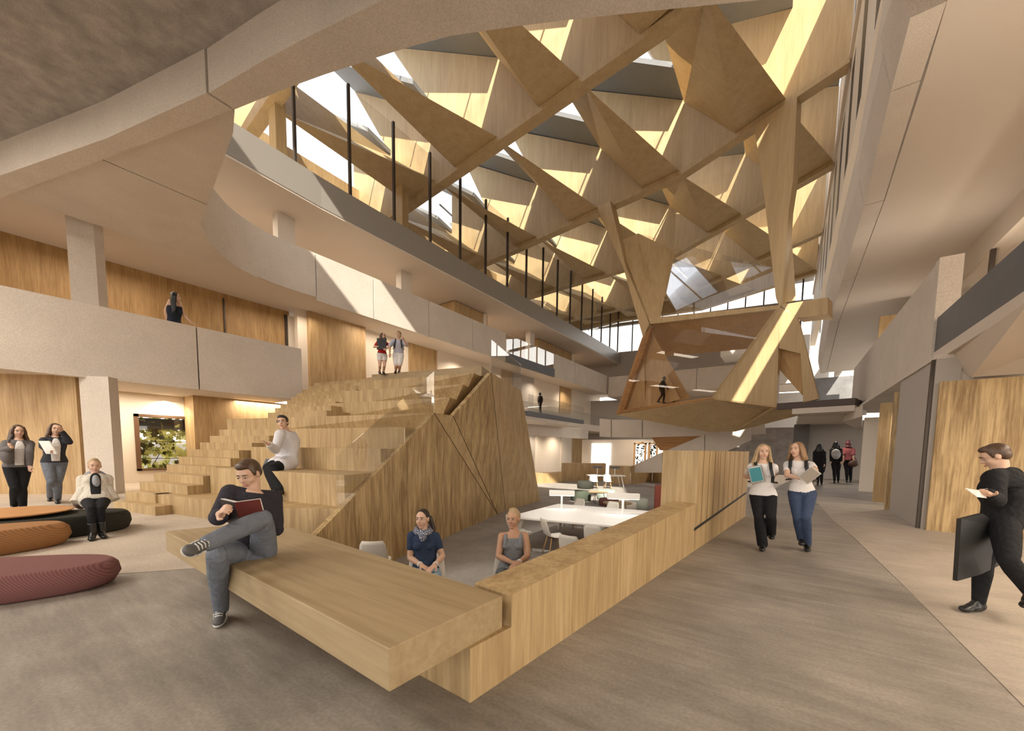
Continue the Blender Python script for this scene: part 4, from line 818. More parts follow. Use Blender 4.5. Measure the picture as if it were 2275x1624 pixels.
# timber counters and the far study table
def counter(pts, ztop, label, mat='ply_wall', t=1.0):
    q = [at_z(px, py, PIT) for px, py in pts]; b = MB(); dv = P(q[0].x, q[0].y, 0).normalized()
    b.prism([q[0], q[1], q[1] + dv * t, q[0] + dv * t], (0, 0, ztop - PIT)); o = b.build('timber_counter', mat, at=tuple(q[0])); return tag(o, label, 'counter', 'timber counters at the back of the lounge')
counter(((1186, 1075), (1248, 1072)), -.2, 'low timber counter just past the rear edge of the timber stair')
counter(((1247, 1069), (1345, 1068)), .42, 'long timber counter below the bright far window')
counter(((1352, 1074), (1400, 1076)), .35, 'short timber counter section in front of the far stair, left piece'); counter(((1401, 1076), (1448, 1070)), .38, 'timber counter section against the far stair, right piece')
counter(((1449, 1070), (1500, 1080)), .4, 'timber counter end behind the rust red armchair')
fq = [at_z(1297, 1050, PIT + .74), at_z(1330, 1048, PIT + .74), at_z(1396, 1049, PIT + .74), at_z(1372, 1053, PIT + .74)]
dz = 0
c0 = at_z(1345, 1081, PIT); ft = empty('white_table', (c0.x, c0.y, PIT), 'small looking white study table far back in front of the timber counter', 'table', rz=math.atan2(RT.y, RT.x))
b = MB(); b.box((-1.15, -.5, .70), (1.15, .5, .75)); b.build('table_top', 'white', ft)
for sx in (-1, 1):
    for sy in (-1, 1): b = MB(); b.tube([(sx * .9, sy * .4, .7), (sx * 1.05, sy * .45, 0)], .03, 6); b.build('leg', 'white', ft)
for px, lab in ((1327, 'dark shaded desk lamp on the far white table, left one'), (1366, 'dark shaded desk lamp on the far white table, right one')):
    a = at_pl(px, 1050, c0, (c0.x, c0.y, 0)); l = empty('desk_lamp', (a.x, a.y, PIT + .75), lab, 'lamp', 'desk lamps on the far table', rz=math.atan2(RT.y, RT.x))
    b = MB(); b.tube([(0, 0, 0), (0, 0, .42)], .025, 8); b.build('stem', 'white', l); b = MB(); b.box((-.3, -.06, .42), (.3, .06, .55)); b.build('shade', 'slate', l)
for px, lb in ((1320, 'white shell chair at the far study table, left one'), (1350, 'white shell chair at the far study table, right one')):
    q = at_z(px, 1086, PIT); o = copy_tree(chair0); o.location = (q.x, q.y, PIT); o.rotation_euler = (0, 0, .6); o.scale = (1, 1, 1); o['label'] = lb
# office chair silhouette in the glazed room on the right
q = at_x(2122, 680, 3.3); oc = empty('office_chair', (q.x, q.y, 4.2), 'black office chair seen from behind through the glass at right', 'chair', rz=2.2)
b = MB(); b.ell((0, .2, 1.0), (.24, .05, .36)); b.build('backrest', 'black', oc, smooth=True)
b = MB(); b.ell((0, 0, .5), (.25, .25, .06)); b.build('seat', 'black', oc, smooth=True)
for s in (-1, 1): b = MB(); b.tube([(s * .24, .15, .52), (s * .3, .1, .72), (s * .3, -.15, .74)], .025, 8); b.build('armrest', 'black', oc)
b = MB(); b.tube([(0, 0, .05), (0, 0, .46)], .03, 8)
for k in range(5): b.tube([(0, 0, .1), (.3 * math.cos(k * 1.257), .3 * math.sin(k * 1.257), .05)], .02, 6)
b.build('base', 'black', oc)
# ================================================================ PEOPLE
def cloth(name, c, n=.10, sc=60, rough=.85): 
    m = plain(name, lin(*c), rough, noise=n, scale=sc, spec=.2); nt = m.node_tree; tc = nt.nodes.new('ShaderNodeTexCoord'); t = nt.nodes.new('ShaderNodeTexNoise'); t.inputs['Scale'].default_value = 11; t.inputs['Detail'].default_value = 3; t.inputs['Distortion'].default_value = 1.6
    bp = nt.nodes.new('ShaderNodeBump'); bp.inputs['Strength'].default_value = .55; bp.inputs['Distance'].default_value = .03; nt.links.new(tc.outputs['Object'], t.inputs['Vector']); nt.links.new(t.outputs['Fac'], bp.inputs['Height']); nt.links.new(bp.outputs['Normal'], nt.nodes['Principled BSDF'].inputs['Normal']); return m
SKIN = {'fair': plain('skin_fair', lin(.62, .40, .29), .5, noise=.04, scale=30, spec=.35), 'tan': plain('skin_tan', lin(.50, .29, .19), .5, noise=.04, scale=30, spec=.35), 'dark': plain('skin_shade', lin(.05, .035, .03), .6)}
MAT_EYE = plain('eye_white', lin(.42, .38, .36), .5, spec=.2); MAT_IRIS = plain('iris', lin(.03, .022, .018), .5, spec=.2); MAT_LIP = plain('lips', lin(.46, .21, .17), .5)
def hairmat(name, c1, c2): return wood(name, lin(*c1), lin(*c2), 'z', 130, rough=.45, strength=.8)
HAIR = {'dark': hairmat('hair_dark', (.03, .018, .012), (.012, .008, .006)), 'brown': hairmat('hair_brown', (.11, .06, .032), (.045, .024, .013)), 'blonde': hairmat('hair_blonde', (.52, .38, .21), (.28, .18, .09)), 'fair': hairmat('hair_fair', (.34, .20, .09), (.17, .09, .04)), 'black': hairmat('hair_black', (.008, .008, .01), (.004, .004, .005)), 'maroon': hairmat('hair_maroon', (.12, .03, .035), (.06, .015, .02))}

def remesh(mb, name, mats, parent, vox, smooth=3):
    me = mb.mesh(name + '_raw'); t = bpy.data.objects.new('raw', me); COL.objects.link(t)
    r = t.modifiers.new('r', 'REMESH'); r.mode = 'VOXEL'; r.voxel_size = vox
    if smooth: sm = t.modifiers.new('s', 'SMOOTH'); sm.factor = .5; sm.iterations = smooth
    dg = bpy.context.evaluated_depsgraph_get(); ev = t.evaluated_get(dg); out = bpy.data.meshes.new_from_object(ev, depsgraph=dg)
    bpy.data.objects.remove(t); bpy.data.meshes.remove(me); out.name = name
    o = bpy.data.objects.new(name, out); COL.objects.link(o); out.materials.clear()
    for m in (mats if isinstance(mats, list) else [mats]): out.materials.append(m)
    out.polygons.foreach_set('use_smooth', [True] * len(out.polygons)); o.parent = parent; return o
def at_d(px, py, d): return CAM + ray(px, py) * (d / FL)
def depth(p): return (Vector(p) - CAM).dot(FWD)
def reach(parent, px, py, L, near=True):
    """the point on the sight line through (px, py) at bone length L from the parent joint"""
    d = ray(px, py).normalized(); oc = CAM - parent; b = oc.dot(d); c = oc.dot(oc) - L * L; q = b * b - c
    if q <= 0:
        m = CAM - d * b; return parent + (m - parent).normalized() * L
    s = math.sqrt(q); return CAM + d * (-b - s if near else -b + s)
def rings(mb, rows, n=18):
    """rows: (centre, right vector, rx, forward vector, ry)"""
    b = len(mb.v)
    for c, r, rx, f, ry in rows:
        for k in range(n):
            t = 2 * PI * k / n; ct, st_ = math.cos(t), math.sin(t)
            mb.v.append(tuple(c + r * (math.copysign(abs(ct) ** .9, ct) * rx) + f * (math.copysign(abs(st_) ** .9, st_) * ry)))
    for i in range(len(rows) - 1):
        for k in range(n): mb.f.append((b + i * n + k, b + i * n + (k + 1) % n, b + (i + 1) * n + (k + 1) % n, b + (i + 1) * n + k))
    mb.f.append(tuple(b + k for k in range(n))[::-1]); mb.f.append(tuple(b + (len(rows) - 1) * n + k for k in range(n)))
def limb(mb, pts, rad, caps=True):
    mb.tube(pts, rad, 14)
    for p, r in zip(pts, rad):
        mb.ell(p, (r, r, r), None, 12, 8)
def frame(f, u):
    f = f.normalized(); r = f.cross(u).normalized(); u = r.cross(f).normalized(); return r, f, u
def rot_of(r, f, u): return Matrix(((r.x, f.x, u.x), (r.y, f.y, u.y), (r.z, f.z, u.z)))

def hand(mb, w, tip, palm, s, curl=.5, thumb_side=1):
    d = (tip - w).normalized(); a = d.cross(palm).normalized(); pn2 = a.cross(d).normalized()   # a: across, pn2: palm side
    R = rot_of(a, d, pn2)
    mb.ell(w + d * .045 * s, (.040 * s, .055 * s, .016 * s), R, 14, 8); mb.tube([w - d * .02 * s, w + d * .03 * s], [.026 * s, .03 * s], 12)
    for off, ln in ((-.030, .062), (-.010, .076), (.010, .080), (.029, .070)):
        p = w + d * .088 * s + a * off * s * (1 if thumb_side > 0 else -1); pts = [p - d * .03 * s, p]; ang = 0; rr = [.0095 * s, .009 * s]
        for q, fr in enumerate((.42, .32, .26)):
            ang += curl * (.7 + .35 * q); v = d * math.cos(ang) + pn2 * math.sin(ang); p = p + v * ln * fr * s; pts.append(p); rr.append((.0085 - .0009 * q) * s)
        mb.tube(pts, rr, 8); mb.ell(pts[-1], (rr[-1],) * 3, None, 8, 6)
    t = a * (.036 * s * thumb_side); p = w + d * .03 * s + t; v = (d * .75 + a * .6 * thumb_side + pn2 * .25).normalized(); p2 = p + v * .04 * s; p3 = p2 + (d * .9 + pn2 * .35 * (1 + curl) + a * .1 * thumb_side).normalized() * .032 * s
    mb.tube([w + d * .015 * s + t * .5, p, p2, p3], [.014 * s, .0125 * s, .0105 * s, .009 * s], 8); mb.ell(p3, (.009 * s,) * 3, None, 8, 6)

PEOPLE = {}
def person(label, group=None, s=1.0, sex='f', pel=None, d=None, neck=None, head=None, face=(0, 0), body=0, sh=None, arms=None, legs=None, top=None, bottom=None, shoes=None, hair=None, skin='fair', vox=.009, facial=True, extra=None, hips=None, lean_far=True, waist=.0):
    """joints are read off as sight lines (pixels) and solved for depth with real bone lengths; `a` is the picture's left side, `b` its right"""
    fem = sex == 'f'; k = .93 if fem else 1.0
    Pv = at_d(*pel, d); toward = CAM - Pv; toward.z = 0; toward.normalize(); side = P(-toward.y, toward.x, 0)      # side: to the picture's right
    if side.dot(RT) < 0: side = -side
    def heading(yaw, pitch=0):
        y = math.radians(yaw); v = toward * math.cos(y) + side * math.sin(y); p = math.radians(pitch); return (v * math.cos(p) + P(0, 0, 1) * math.sin(p)).normalized()
    bf = heading(body)
    N_ = reach(Pv, *neck, .50 * s, not lean_far)
    spine = (N_ - Pv).normalized()
    bR = bf.cross(P(0, 0, 1)).normalized()                      # the body's own right
    sgn = 1 if bR.dot(side) > 0 else -1                         # +1: own right is the picture's right
    shw = (.138 if fem else .168) * s; hpw = .085 * s
    fr_near = bR.dot(toward)
    def pair(c, w, spec, up):
        if spec: return [reach(c, *spec[0], w, spec[2] if len(spec) > 2 else True), reach(c, *spec[1], w, not (spec[2] if len(spec) > 2 else True))]
        v = bR * sgn; return [c - v * w + up, c + v * w + up]
    shc = N_ - spine * .075 * s
    S = pair(shc, shw, sh, P(0, 0, 0)); Hp = pair(Pv, hpw, hips, P(0, 0, 0))
    root = empty('person', (Pv.x, Pv.y, 0), label, 'person', group); O = Vector(root.location)
    L = lambda v: v - O
    # spine rows
    sR = (S[1] - S[0]).normalized(); hR = (Hp[1] - Hp[0]).normalized()
    prof = [(-.17, .115, .085), (-.08, .155, .108), (.03, .168, .118), (.16, .150, .105), (.30, .126, .092), (.45, .130, .096), (.62, .145, .108), (.78, .148, .108), (.88, .132, .090), (.96, .085, .066), (1.03, .055, .056)] if fem else \
           [(-.17, .120, .09), (-.08, .155, .108), (.03, .162, .112), (.16, .152, .108), (.30, .146, .104), (.45, .154, .110), (.62, .170, .120), (.78, .180, .120), (.89, .155, .096), (.96, .098, .072), (1.03, .062, .062)]
    bend = bf * (.03 * s)
    def row(t, rx, ry, off):
        c = Pv + (N_ - Pv) * t - bend * math.sin(max(0, min(1, t)) * PI) * .6
        r = hR.lerp(sR, max(0, min(1, t))).normalized(); f = r.cross(spine).normalized()
        return (L(c), r, rx * s + off, f, ry * s + off)
    def torso(mb, t0, t1, off=0, flare=0):
        rows = []; lo = [q for q in prof if t0 < q[0] < t1]
        def at(t):
            for q0, q1 in zip(prof, prof[1:]):
                if q0[0] <= t <= q1[0]:
                    u = (t - q0[0]) / (q1[0] - q0[0]); return (t, q0[1] + (q1[1] - q0[1]) * u, q0[2] + (q1[2] - q0[2]) * u)
            return (t,) + tuple(prof[0][1:] if t < prof[0][0] else prof[-1][1:])
        for q in [at(t0)] + lo + [at(t1)]: rows.append(row(q[0], q[1], q[2], off + flare * max(0, (.35 - q[0]))))
        rings(mb, rows)
        if fem and t0 < .6 < t1:
            f = rows[len(rows) // 2][3]; f = f if f.dot(bf) > 0 else -f
            for q in (-1, 1): c = row(.66, 0, 0, 0)[0] + sR * (q * .062 * s) + f * (.068 * s); mb.ell(c, (.056 * s + off, .056 * s + off, .052 * s + off))
    # limbs
    EL, WR, TIP, PALM, CURL = [], [], [], [], []
    for i in (0, 1):
        a = arms[i]; e = reach(S[i], *a['e'], .275 * s * k, a.get('en', True)); w = reach(e, *a['w'], .245 * s * k, a.get('wn', True)); EL.append(e); WR.append(w)
        t_ = a.get('t'); tip = reach(w, *t_, .17 * s * k, a.get('tn', True)) if t_ else w + (w - e).normalized() * .17 * s; TIP.append(tip); PALM.append(a.get('palm', P(0, 0, -1))); CURL.append(a.get('c', .5))
    KN, AN, TO = [], [], []
    for i in (0, 1):
        g = legs[i]; kn = reach(Hp[i], *g['k'], .425 * s, g.get('kn', True)); an = reach(kn, *g['a'], .415 * s, g.get('an', False)); an = at_z(*g['a'], g['az']) if 'az' in g else an; KN.append(kn); AN.append(an)
        TO.append(reach(an, *g['t'], .185 * s, g.get('tn', True)) if 't' in g else an + (heading(g.get('yaw', body)) * .17 * s - P(0, 0, .065 * s)))
    aR = [.056, .050, .044, .041, .043, .030, .027] if not fem else [.048, .043, .038, .035, .037, .026, .024]
    def arm(mb, i, t0, t1, off, loose=0):
        """t: 0 shoulder, 1 elbow, 2 wrist"""
        ks = [0, .35, .8, 1.0, 1.3, 1.8, 2.0]; pts, rr = [], []
        for t in [q for q in ks if t0 <= q <= t1] + ([t1] if t1 not in ks else []):
            p = S[i].lerp(EL[i], t) if t <= 1 else EL[i].lerp(WR[i], t - 1); j = min(range(7), key=lambda q: abs(ks[q] - t)); pts.append(L(p)); rr.append(aR[j] * s + off + loose * t)
        limb(mb, pts, rr)
        if t0 == 0: mb.ell(L(S[i] - P(0, 0, .01 * s)), ((aR[0] * s + off) * 1.05,) * 3); mb.tube([L(S[i]), L(shc + spine * .035 * s)], [aR[0] * s * .92 + off, .048 * s + off], 12)
    lR = [.088, .083, .065, .055, .056, .043, .034] if not fem else [.086, .078, .060, .051, .051, .038, .030]
    def leg(mb, i, t0, t1, off, flare=0):
        ks = [0, .35, .85, 1.0, 1.3, 1.7, 2.0]; pts, rr = [], []
        for t in [q for q in ks if t0 <= q <= t1] + ([t1] if t1 not in ks else []):
            p = Hp[i].lerp(KN[i], t) if t <= 1 else KN[i].lerp(AN[i], t - 1); j = min(range(7), key=lambda q: abs(ks[q] - t)); pts.append(L(p)); rr.append(lR[j] * s + off + flare * max(0, t - .9))
        limb(mb, pts, rr)
    # head
    hd = reach(N_, *head, .155 * s, True) if head else N_ + P(0, 0, .15 * s)
    hf = heading(*face); hr, hf, hu = frame(hf, (P(0, 0, 1) * 1.4 + (hd - N_).normalized()).normalized()); HR = rot_of(hr, hf, hu); hc = L(hd)
    q = lambda r, f, u: hc + hr * (r * s) + hf * (f * s) + hu * (u * s)
    b = MB(); torso(b, -.17, 1.03)
    for i in (0, 1):
        arm(b, i, 0, 2, 0); leg(b, i, 0, 2, 0); hand(b, L(WR[i]), L(TIP[i]), PALM[i], s * (.97 if fem else 1.05), CURL[i], (1 if (i == 0) == (sgn > 0) else -1) * (arms[i].get('th', 1)))
        b.ell(L(AN[i] - (AN[i] - KN[i]).normalized() * -.02 * s), (.028 * s,) * 3)
    b.tube([L(N_ - spine * .05 * s), q(0, -.018, -.05)], [.058 * s * k, .052 * s * k], 14)
    b.ell(q(0, -.012, .022), (.0735 * s, .094 * s, .088 * s), HR, 20, 14); b.ell(q(0, .022, -.034), (.057 * s, .064 * s, .074 * s), HR, 18, 12); b.ell(q(0, .052, -.092), (.027 * s, .027 * s, .022 * s), HR)
    for m in (-1, 1): b.ell(q(m * .036, .046, -.03), (.024 * s, .03 * s, .03 * s), HR); b.ell(q(m * .074, -.006, -.008), (.011 * s, .02 * s, .031 * s), HR)
    b.tube([q(0, .078, .016), q(0, .096, -.018), q(0, .098, -.026)], [.008 * s, .012 * s, .014 * s], 8); b.ell(q(0, .094, -.027), (.016 * s, .012 * s, .009 * s), HR)
    b.ell(q(0, .07, .03), (.05 * s, .014 * s, .01 * s), HR)
    body_o = remesh(b, 'body', SKIN[skin], root, vox * s, 2)
    if facial:
        for m in (-1, 1):
            e = MB().ell(q(m * .031, .0800, .004), (.0135 * s, .0075 * s, .0055 * s), HR).build('eye', MAT_EYE, root, True); MB().ell(q(m * .031, .0845, .0045), (.0072 * s, .0040 * s, .0058 * s), HR).build('iris', MAT_IRIS, e, True)
            MB().tube([q(m * .013, .086, .024), q(m * .032, .087, .0295), q(m * .049, .073, .023)], [.0035 * s, .0045 * s, .002 * s], 6).build('eyebrow', HAIR[hair[1]], root, True)
        b = MB(); b.ell(q(0, .0905, -.0575), (.023 * s, .008 * s, .0055 * s), HR); b.ell(q(0, .089, -.0655), (.019 * s, .009 * s, .006 * s), HR); b.build('mouth', MAT_LIP, root, True)
    # hair
    b = MB(); st_, hc_ = hair[0], hair[1]
    cap = lambda g=0: b.ell(q(0, -.024, .032 + g), ((.081 + g) * s, (.094 + g) * s, (.088 + g) * s), HR, 20, 14)
    cap()
    if st_ == 'short':
        b.ell(q(0, .03, .088), (.058 * s, .046 * s, .03 * s), HR); b.ell(q(0, -.05, -.01), (.075 * s, .06 * s, .06 * s), HR)
        for m in (-1, 1): b.tube([q(m * .074, .016, .03), q(m * .073, .018, -.01)], [.014 * s, .008 * s], 8)
    if st_ in ('long', 'bob', 'wild'):
        ln = {'long': .34, 'bob': .19, 'wild': .36}[st_]; ln = hair[2] if len(hair) > 2 else ln
        dn = (P(0, 0, -1) * .8 - hf * .0 - hu * .2).normalized()
        rows = []
        for t in (0, .25, .5, .75, 1.0):
            c = q(0, -.045, .03) + dn * (ln * s * t) - hf * (.02 * s * t); w = (.080 + (.018 if st_ != 'bob' else .012) * math.sin(t * PI) - (.03 * t * t if st_ != 'wild' else -.01 * t)) * s; rows.append((c, hr, w, hf, (.062 - .02 * t) * s))
        rings(b, rows, 20)
        for m in (-1, 1):
            for j, (f0, out) in enumerate(((.03, .078), (.0, .084), (-.03, .086))):
                p0 = q(m * .055, f0 + .01, .085); p1 = q(m * out, f0, .0); p2 = q(m * (out + .008), f0 - .01, -.07); p3 = p2 + dn * (ln - .10) * s * (.9 + .1 * j) + hr * (m * (.02 if st_ != 'wild' else .05 + .02 * j) * s) + (L(N_) - p2) * .0
                b.tube([p0, p1, p2, p2.lerp(p3, .5) + hr * (m * .012 * s), p3], [.016 * s, .02 * s, .022 * s, .022 * s, .007 * s], 8)
    if st_ == 'pony':
        b.ell(q(0, -.10, .05), (.03 * s, .03 * s, .03 * s), HR); pb = q(0, -.115, .045); sd_ = hair[2] if len(hair) > 2 else P(0, 0, 0)
        b.tube([pb, pb + P(0, 0, -.06 * s) - hf * .03 * s + sd_ * .04 * s, pb + P(0, 0, -.18 * s) + sd_ * .10 * s, pb + P(0, 0, -.30 * s) + sd_ * .12 * s + hf * .05 * s, pb + P(0, 0, -.40 * s) + sd_ * .10 * s + hf * .08 * s], [.024 * s, .032 * s, .036 * s, .03 * s, .006 * s], 10)
    if st_ == 'bun':
        b.ell(q(0, -.01, .10), (.055 * s, .06 * s, .035 * s), HR); b.ell(q(0, -.11, .03), (.045 * s, .04 * s, .045 * s), HR); b.ell(q(.03, -.09, -.04), (.03 * s, .03 * s, .05 * s), HR)
    if st_ == 'hood':
        b.ell(q(0, -.02, .02), (.10 * s, .115 * s, .12 * s), HR); b.ell(q(0, -.05, -.11), (.11 * s, .10 * s, .06 * s), HR)
    remesh(b, 'hood' if st_ == 'hood' else 'hair', HAIR[hc_], root, .009 * s, 2)
    # clothes
    for i, g in enumerate(top or []):
        b = MB(); o = g.get('off', .012) * s; torso(b, g.get('t0', .02), g.get('t1', .96), o, g.get('flare', 0) * s)
        if g.get('sleeve', 1) > 0:
            for j in (0, 1): arm(b, j, 0, g.get('sleeve', 1), o, g.get('loose', 0) * s)
        if g.get('skirt'):
            for j in (0, 1): leg(b, j, 0, g['skirt'], o + .02 * s)
        if g.get('collar'): b.tube([L(N_ - spine * .03 * s), L(N_ + spine * .035 * s)], [.075 * s, .066 * s], 14)
        if g.get('drape'): 
            for j in (0, 1): b.tube([L(Pv + spine * .25 * s + sR * ((j * 2 - 1) * .12 * s)), L(Pv - P(0, 0, .02 * s) + sR * ((j * 2 - 1) * .2 * s) - bf * .05 * s)], [.07 * s, .09 * s], 10)
        go = remesh(b, g['n'], g['m'], root, (vox * 1.1) * s, 3)
        if g.get('panel'):      # shirt front showing under an open jacket
            f = sR.cross(spine).normalized(); f = f if f.dot(bf) > 0 else -f
            b = MB(); rows = []
            for t, w in ((.06, .060), (.2, .062), (.35, .064), (.5, .066), (.65, .066), (.78, .058), (.88, .045), (.95, .03)):
                pr = [z for z in prof]; ry = np.interp(t, [z[0] for z in pr], [z[2] for z in pr]); c = row(t, 0, 0, 0)[0] + f * ((ry + g.get('off', .012) - .012 + (.026 * math.exp(-((t - .66) / .14) ** 2) if fem else 0)) * s); rows.append((c, sR, w * s, f, .022 * s))
            rings(b, rows, 12); remesh(b, 'shirt', g['panel'], root, .009 * s, 2)
    if bottom:
        b = MB(); o = bottom.get('off', .011) * s; torso(b, -.17, bottom.get('t1', .14), o)
        for j in (0, 1): leg(b, j, 0, bottom.get('len', 2.0), o, bottom.get('flare', 0) * s)
        remesh(b, bottom.get('n', 'trousers'), bottom['m'], root, vox * 1.1 * s, 3)
        if bottom.get('belt'):
            b = MB(); rings(b, [row(.115, *np.array(prof[3][1:]) * 1, .016 * s), row(.165, *np.array(prof[3][1:]) * 1, .016 * s)], 24); b.build('belt', M['black'], root, True)
    if shoes:
        for i in (0, 1):
            u2 = (AN[i] - KN[i]).normalized() * -1; f2 = TO[i] - AN[i]
            if 'az' in legs[i]: f2 = P(f2.x, f2.y, 0); u2 = P(0, 0, 1)
            else: f2 = f2 + u2 * .06 * s
            r2, f2, u2 = frame(f2, u2); R2 = rot_of(r2, f2, u2); c = L(AN[i])
            z = lambda r, f_, u: c + r2 * (r * s) + f2 * (f_ * s) + u2 * (u * s)
            b = MB(); b.ell(z(0, -.02, -.038), (.040 * s, .058 * s, .046 * s), R2); b.ell(z(0, .05, -.042), (.044 * s, .09 * s, .042 * s), R2); b.ell(z(0, .03, -.015), (.034 * s, .06 * s, .040 * s), R2); b.ell(z(0, .135, -.054), (.043 * s, .064 * s, .030 * s), R2); b.tube([z(0, -.005, -.03), z(0, 0, shoes.get('boot', .03))], [.046 * s, (.042 if 'boot' not in shoes else .050) * s], 12)
            so = remesh(b, shoes.get('n', 'shoe'), shoes['m'], root, .008 * s, 2)
            if shoes.get('sole'):
                b = MB(); b.ell(z(0, .06, -.076), (.047 * s, .142 * s, .013 * s), R2, 20, 8); b.build('sole', shoes['sole'], so, True)
                b = MB()
                for j in range(4): b.tube([z(-.026, .045 + .022 * j, .008 - .010 * j), z(0, .050 + .022 * j, .022 - .012 * j), z(.026, .045 + .022 * j, .008 - .010 * j)], .0045 * s, 6)
                b.build('laces', shoes['sole'], so, True)
                for m in (-1, 1):
                    b = MB(); 
                    for (f0_, u0_), (f1_, u1_) in (((.030, -.060), (.038, -.022)), ((.038, -.024), (.058, -.058)), ((.058, -.060), (.066, -.022))): b.bar(z(m * .0435, f0_, u0_), z(m * .0415, f1_, u1_), .006 * s, .011 * s, up=f2)
                    b.build('side_mark', shoes['sole'], so)
    J = dict(root=root, O=O, P=Pv, N=N_, S=S, E=EL, W=WR, T=TIP, K=KN, A=AN, bf=bf, hf=hf, hd=hd, sR=sR, spine=spine, s=s, row=row, prof=prof, L=L, q=q, hr=hr, hu=hu, toward=toward, side=side)
    return J
def things_mesh(mb, name, mat, label, cat, at, **kw):
    return tag(mb.build(name, mat, at=tuple(at), **kw), label, cat)
def rel_box(c, r, f, u, a, b_, h):
    m = MB(); p = [c - r * a - f * b_ - u * h, c + r * a - f * b_ - u * h, c + r * a + f * b_ - u * h, c - r * a + f * b_ - u * h]; m.prism(p, u * (2 * h)); return m
def books(J, i, cols, label, tilt=.3, off=(0, 0, 0), size=(.085, .115)):
    """a small stack of books clasped against the body by hand i"""
    w = (J['W'][i] + J['T'][i]) / 2; f = J['toward']; r = J['side']; u = P(0, 0, 1)
    d_ = (u * math.cos(tilt) + r * math.sin(tilt)).normalized(); e_ = f.cross(d_).normalized(); c = w + r * off[0] + f * off[1] + u * off[2]
    out = []
    for n_, col in enumerate(cols):
        cc = c - f * (.03 * n_); m = rel_box(cc, e_, d_, f, size[0] - .014 + .012 * n_, size[1] - .014 + .012 * n_, .011); o = things_mesh(m, 'book', plain('cover', lin(*col), .5), label[n_], 'book', cc)
        pg = rel_box(cc - o.location + cc * 0, e_, d_, f, size[0] - .016 + .012 * n_, size[1] - .012 + .012 * n_, .008); pg.v = [tuple(Vector(v)) for v in pg.v]; pg.build('pages', M['white'], o)
        out.append(o)
    return out
def backpack(J, mat, label, straps_only=False, w=.15, h=.21):
    s = J['s']; f = J['bf']; up = J['spine']; r = J['sR']; c = J['N'] - up * .24 * s - f * .19 * s; o = empty('backpack', tuple(c), label, 'backpack')
    b = MB(); b.ell((0, 0, 0), (w * s, .085 * s, h * s), rot_of(r, r.cross(up).normalized(), up)); b.ell(tuple(-f * .05 * s - up * .06 * s), (w * .8 * s, .06 * s, h * .5 * s), rot_of(r, r.cross(up).normalized(), up)); remesh(b, 'bag', mat, o, .012 * s, 2)
    for m in (-1, 1):
        pts = []
        for t, fo in ((.93, -.11), (1.0, -.04), (.985, .055), (.80, .135), (.6, .135), (.42, .10), (.38, 0.0), (.40, -.10)):
            x = .095 if t > .6 else (.115 if fo > .05 else .17); pts.append(J['P'] + (J['N'] - J['P']) * t + r * (m * x * s) + f * (fo * s) - c)
        b = MB()
        for p, q_ in zip(pts, pts[1:]): b.bar(p, q_, .042 * s, .012 * s, up=f if abs((q_ - p).normalized().dot(f)) < .8 else up)
        b.build('strap', M['black'], o)
    return o
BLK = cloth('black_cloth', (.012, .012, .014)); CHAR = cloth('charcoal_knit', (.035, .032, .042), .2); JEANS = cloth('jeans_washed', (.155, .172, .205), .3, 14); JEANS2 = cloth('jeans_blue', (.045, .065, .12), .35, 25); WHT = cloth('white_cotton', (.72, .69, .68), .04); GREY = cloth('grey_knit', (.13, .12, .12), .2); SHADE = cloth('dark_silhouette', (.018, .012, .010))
SNEAK = plain('sneaker_grey', lin(.10, .10, .10), .7, noise=.2, scale=40); SHOEB = plain('shoe_black', lin(.012, .012, .012), .35); SOLE = plain('sole_white', lin(.72, .72, .70), .5)
# ---- the reader on the bench
dr = depth(at_z(561, 1236, .53))
J = person('person in a charcoal sweater and jeans reading a book on the front bench', None, 1.0, 'm', (561, 1226), dr, (562, 1086), (552, 1050), (-38, -26), -22, sh=((505, 1093), (607, 1106), True),
           arms=[dict(e=(484, 1150), en=True, w=(489, 1146), wn=True, t=(497, 1120), palm=P(0, 0, 0) + RT, c=.7), dict(e=(614, 1180), en=False, w=(572, 1140), wn=True, t=(545, 1126), palm=-RT + FWD * .6, c=.6)],
           legs=[dict(k=(482, 1232), a=(491, 1352), an=False, az=.095, t=(484, 1390)), dict(k=(584, 1152), a=(463, 1206), an=True, t=(420, 1222), tn=True)],
           top=[dict(n='sweater', m=CHAR, t0=.06, t1=.98, sleeve=1.92, off=.016, loose=.004)], bottom=dict(m=JEANS, off=.012, flare=.010), shoes=dict(m=SNEAK, sole=SOLE), hair=('short', 'brown'), vox=.0065)
READER = J
# the open book in his hands
c = (J['W'][0] + J['W'][1]) / 2; c = at_d(528, 1143, depth(c) - .07); up_ = (P(0, 0, 1) - FWD * .35).normalized(); nrm = (FWD * -1 + P(0, 0, -.3)).normalized(); r_ = RT
bk = empty('book', tuple(c), 'open book with black and red covers held by the man on the bench', 'book')
for m, mt, nm in ((-1, plain('cover_black', lin(.045, .036, .032), .35), 'front_cover'), (1, plain('cover_red', lin(.13, .025, .02), .4), 'back_cover')):
    a0 = P(0, 0, 0); out = (r_ * m * .150 + FWD * .06 + P(0, 0, .022)); hgt = up_ * .20
    b = MB(); b.prism([a0 - hgt * .5, a0 + out - hgt * .5, a0 + out + hgt * .5, a0 + hgt * .5], FWD * .004); b.build(nm, mt, bk)
    b = MB(); b.prism([a0 - hgt * .48 + FWD * .006, a0 + out * .96 - hgt * .48 + FWD * .005, a0 + out * .96 + hgt * .53 + FWD * .005, a0 + hgt * .53 + FWD * .006], FWD * .032 - r_ * m * .006); b.build('pages', M['white'], bk)
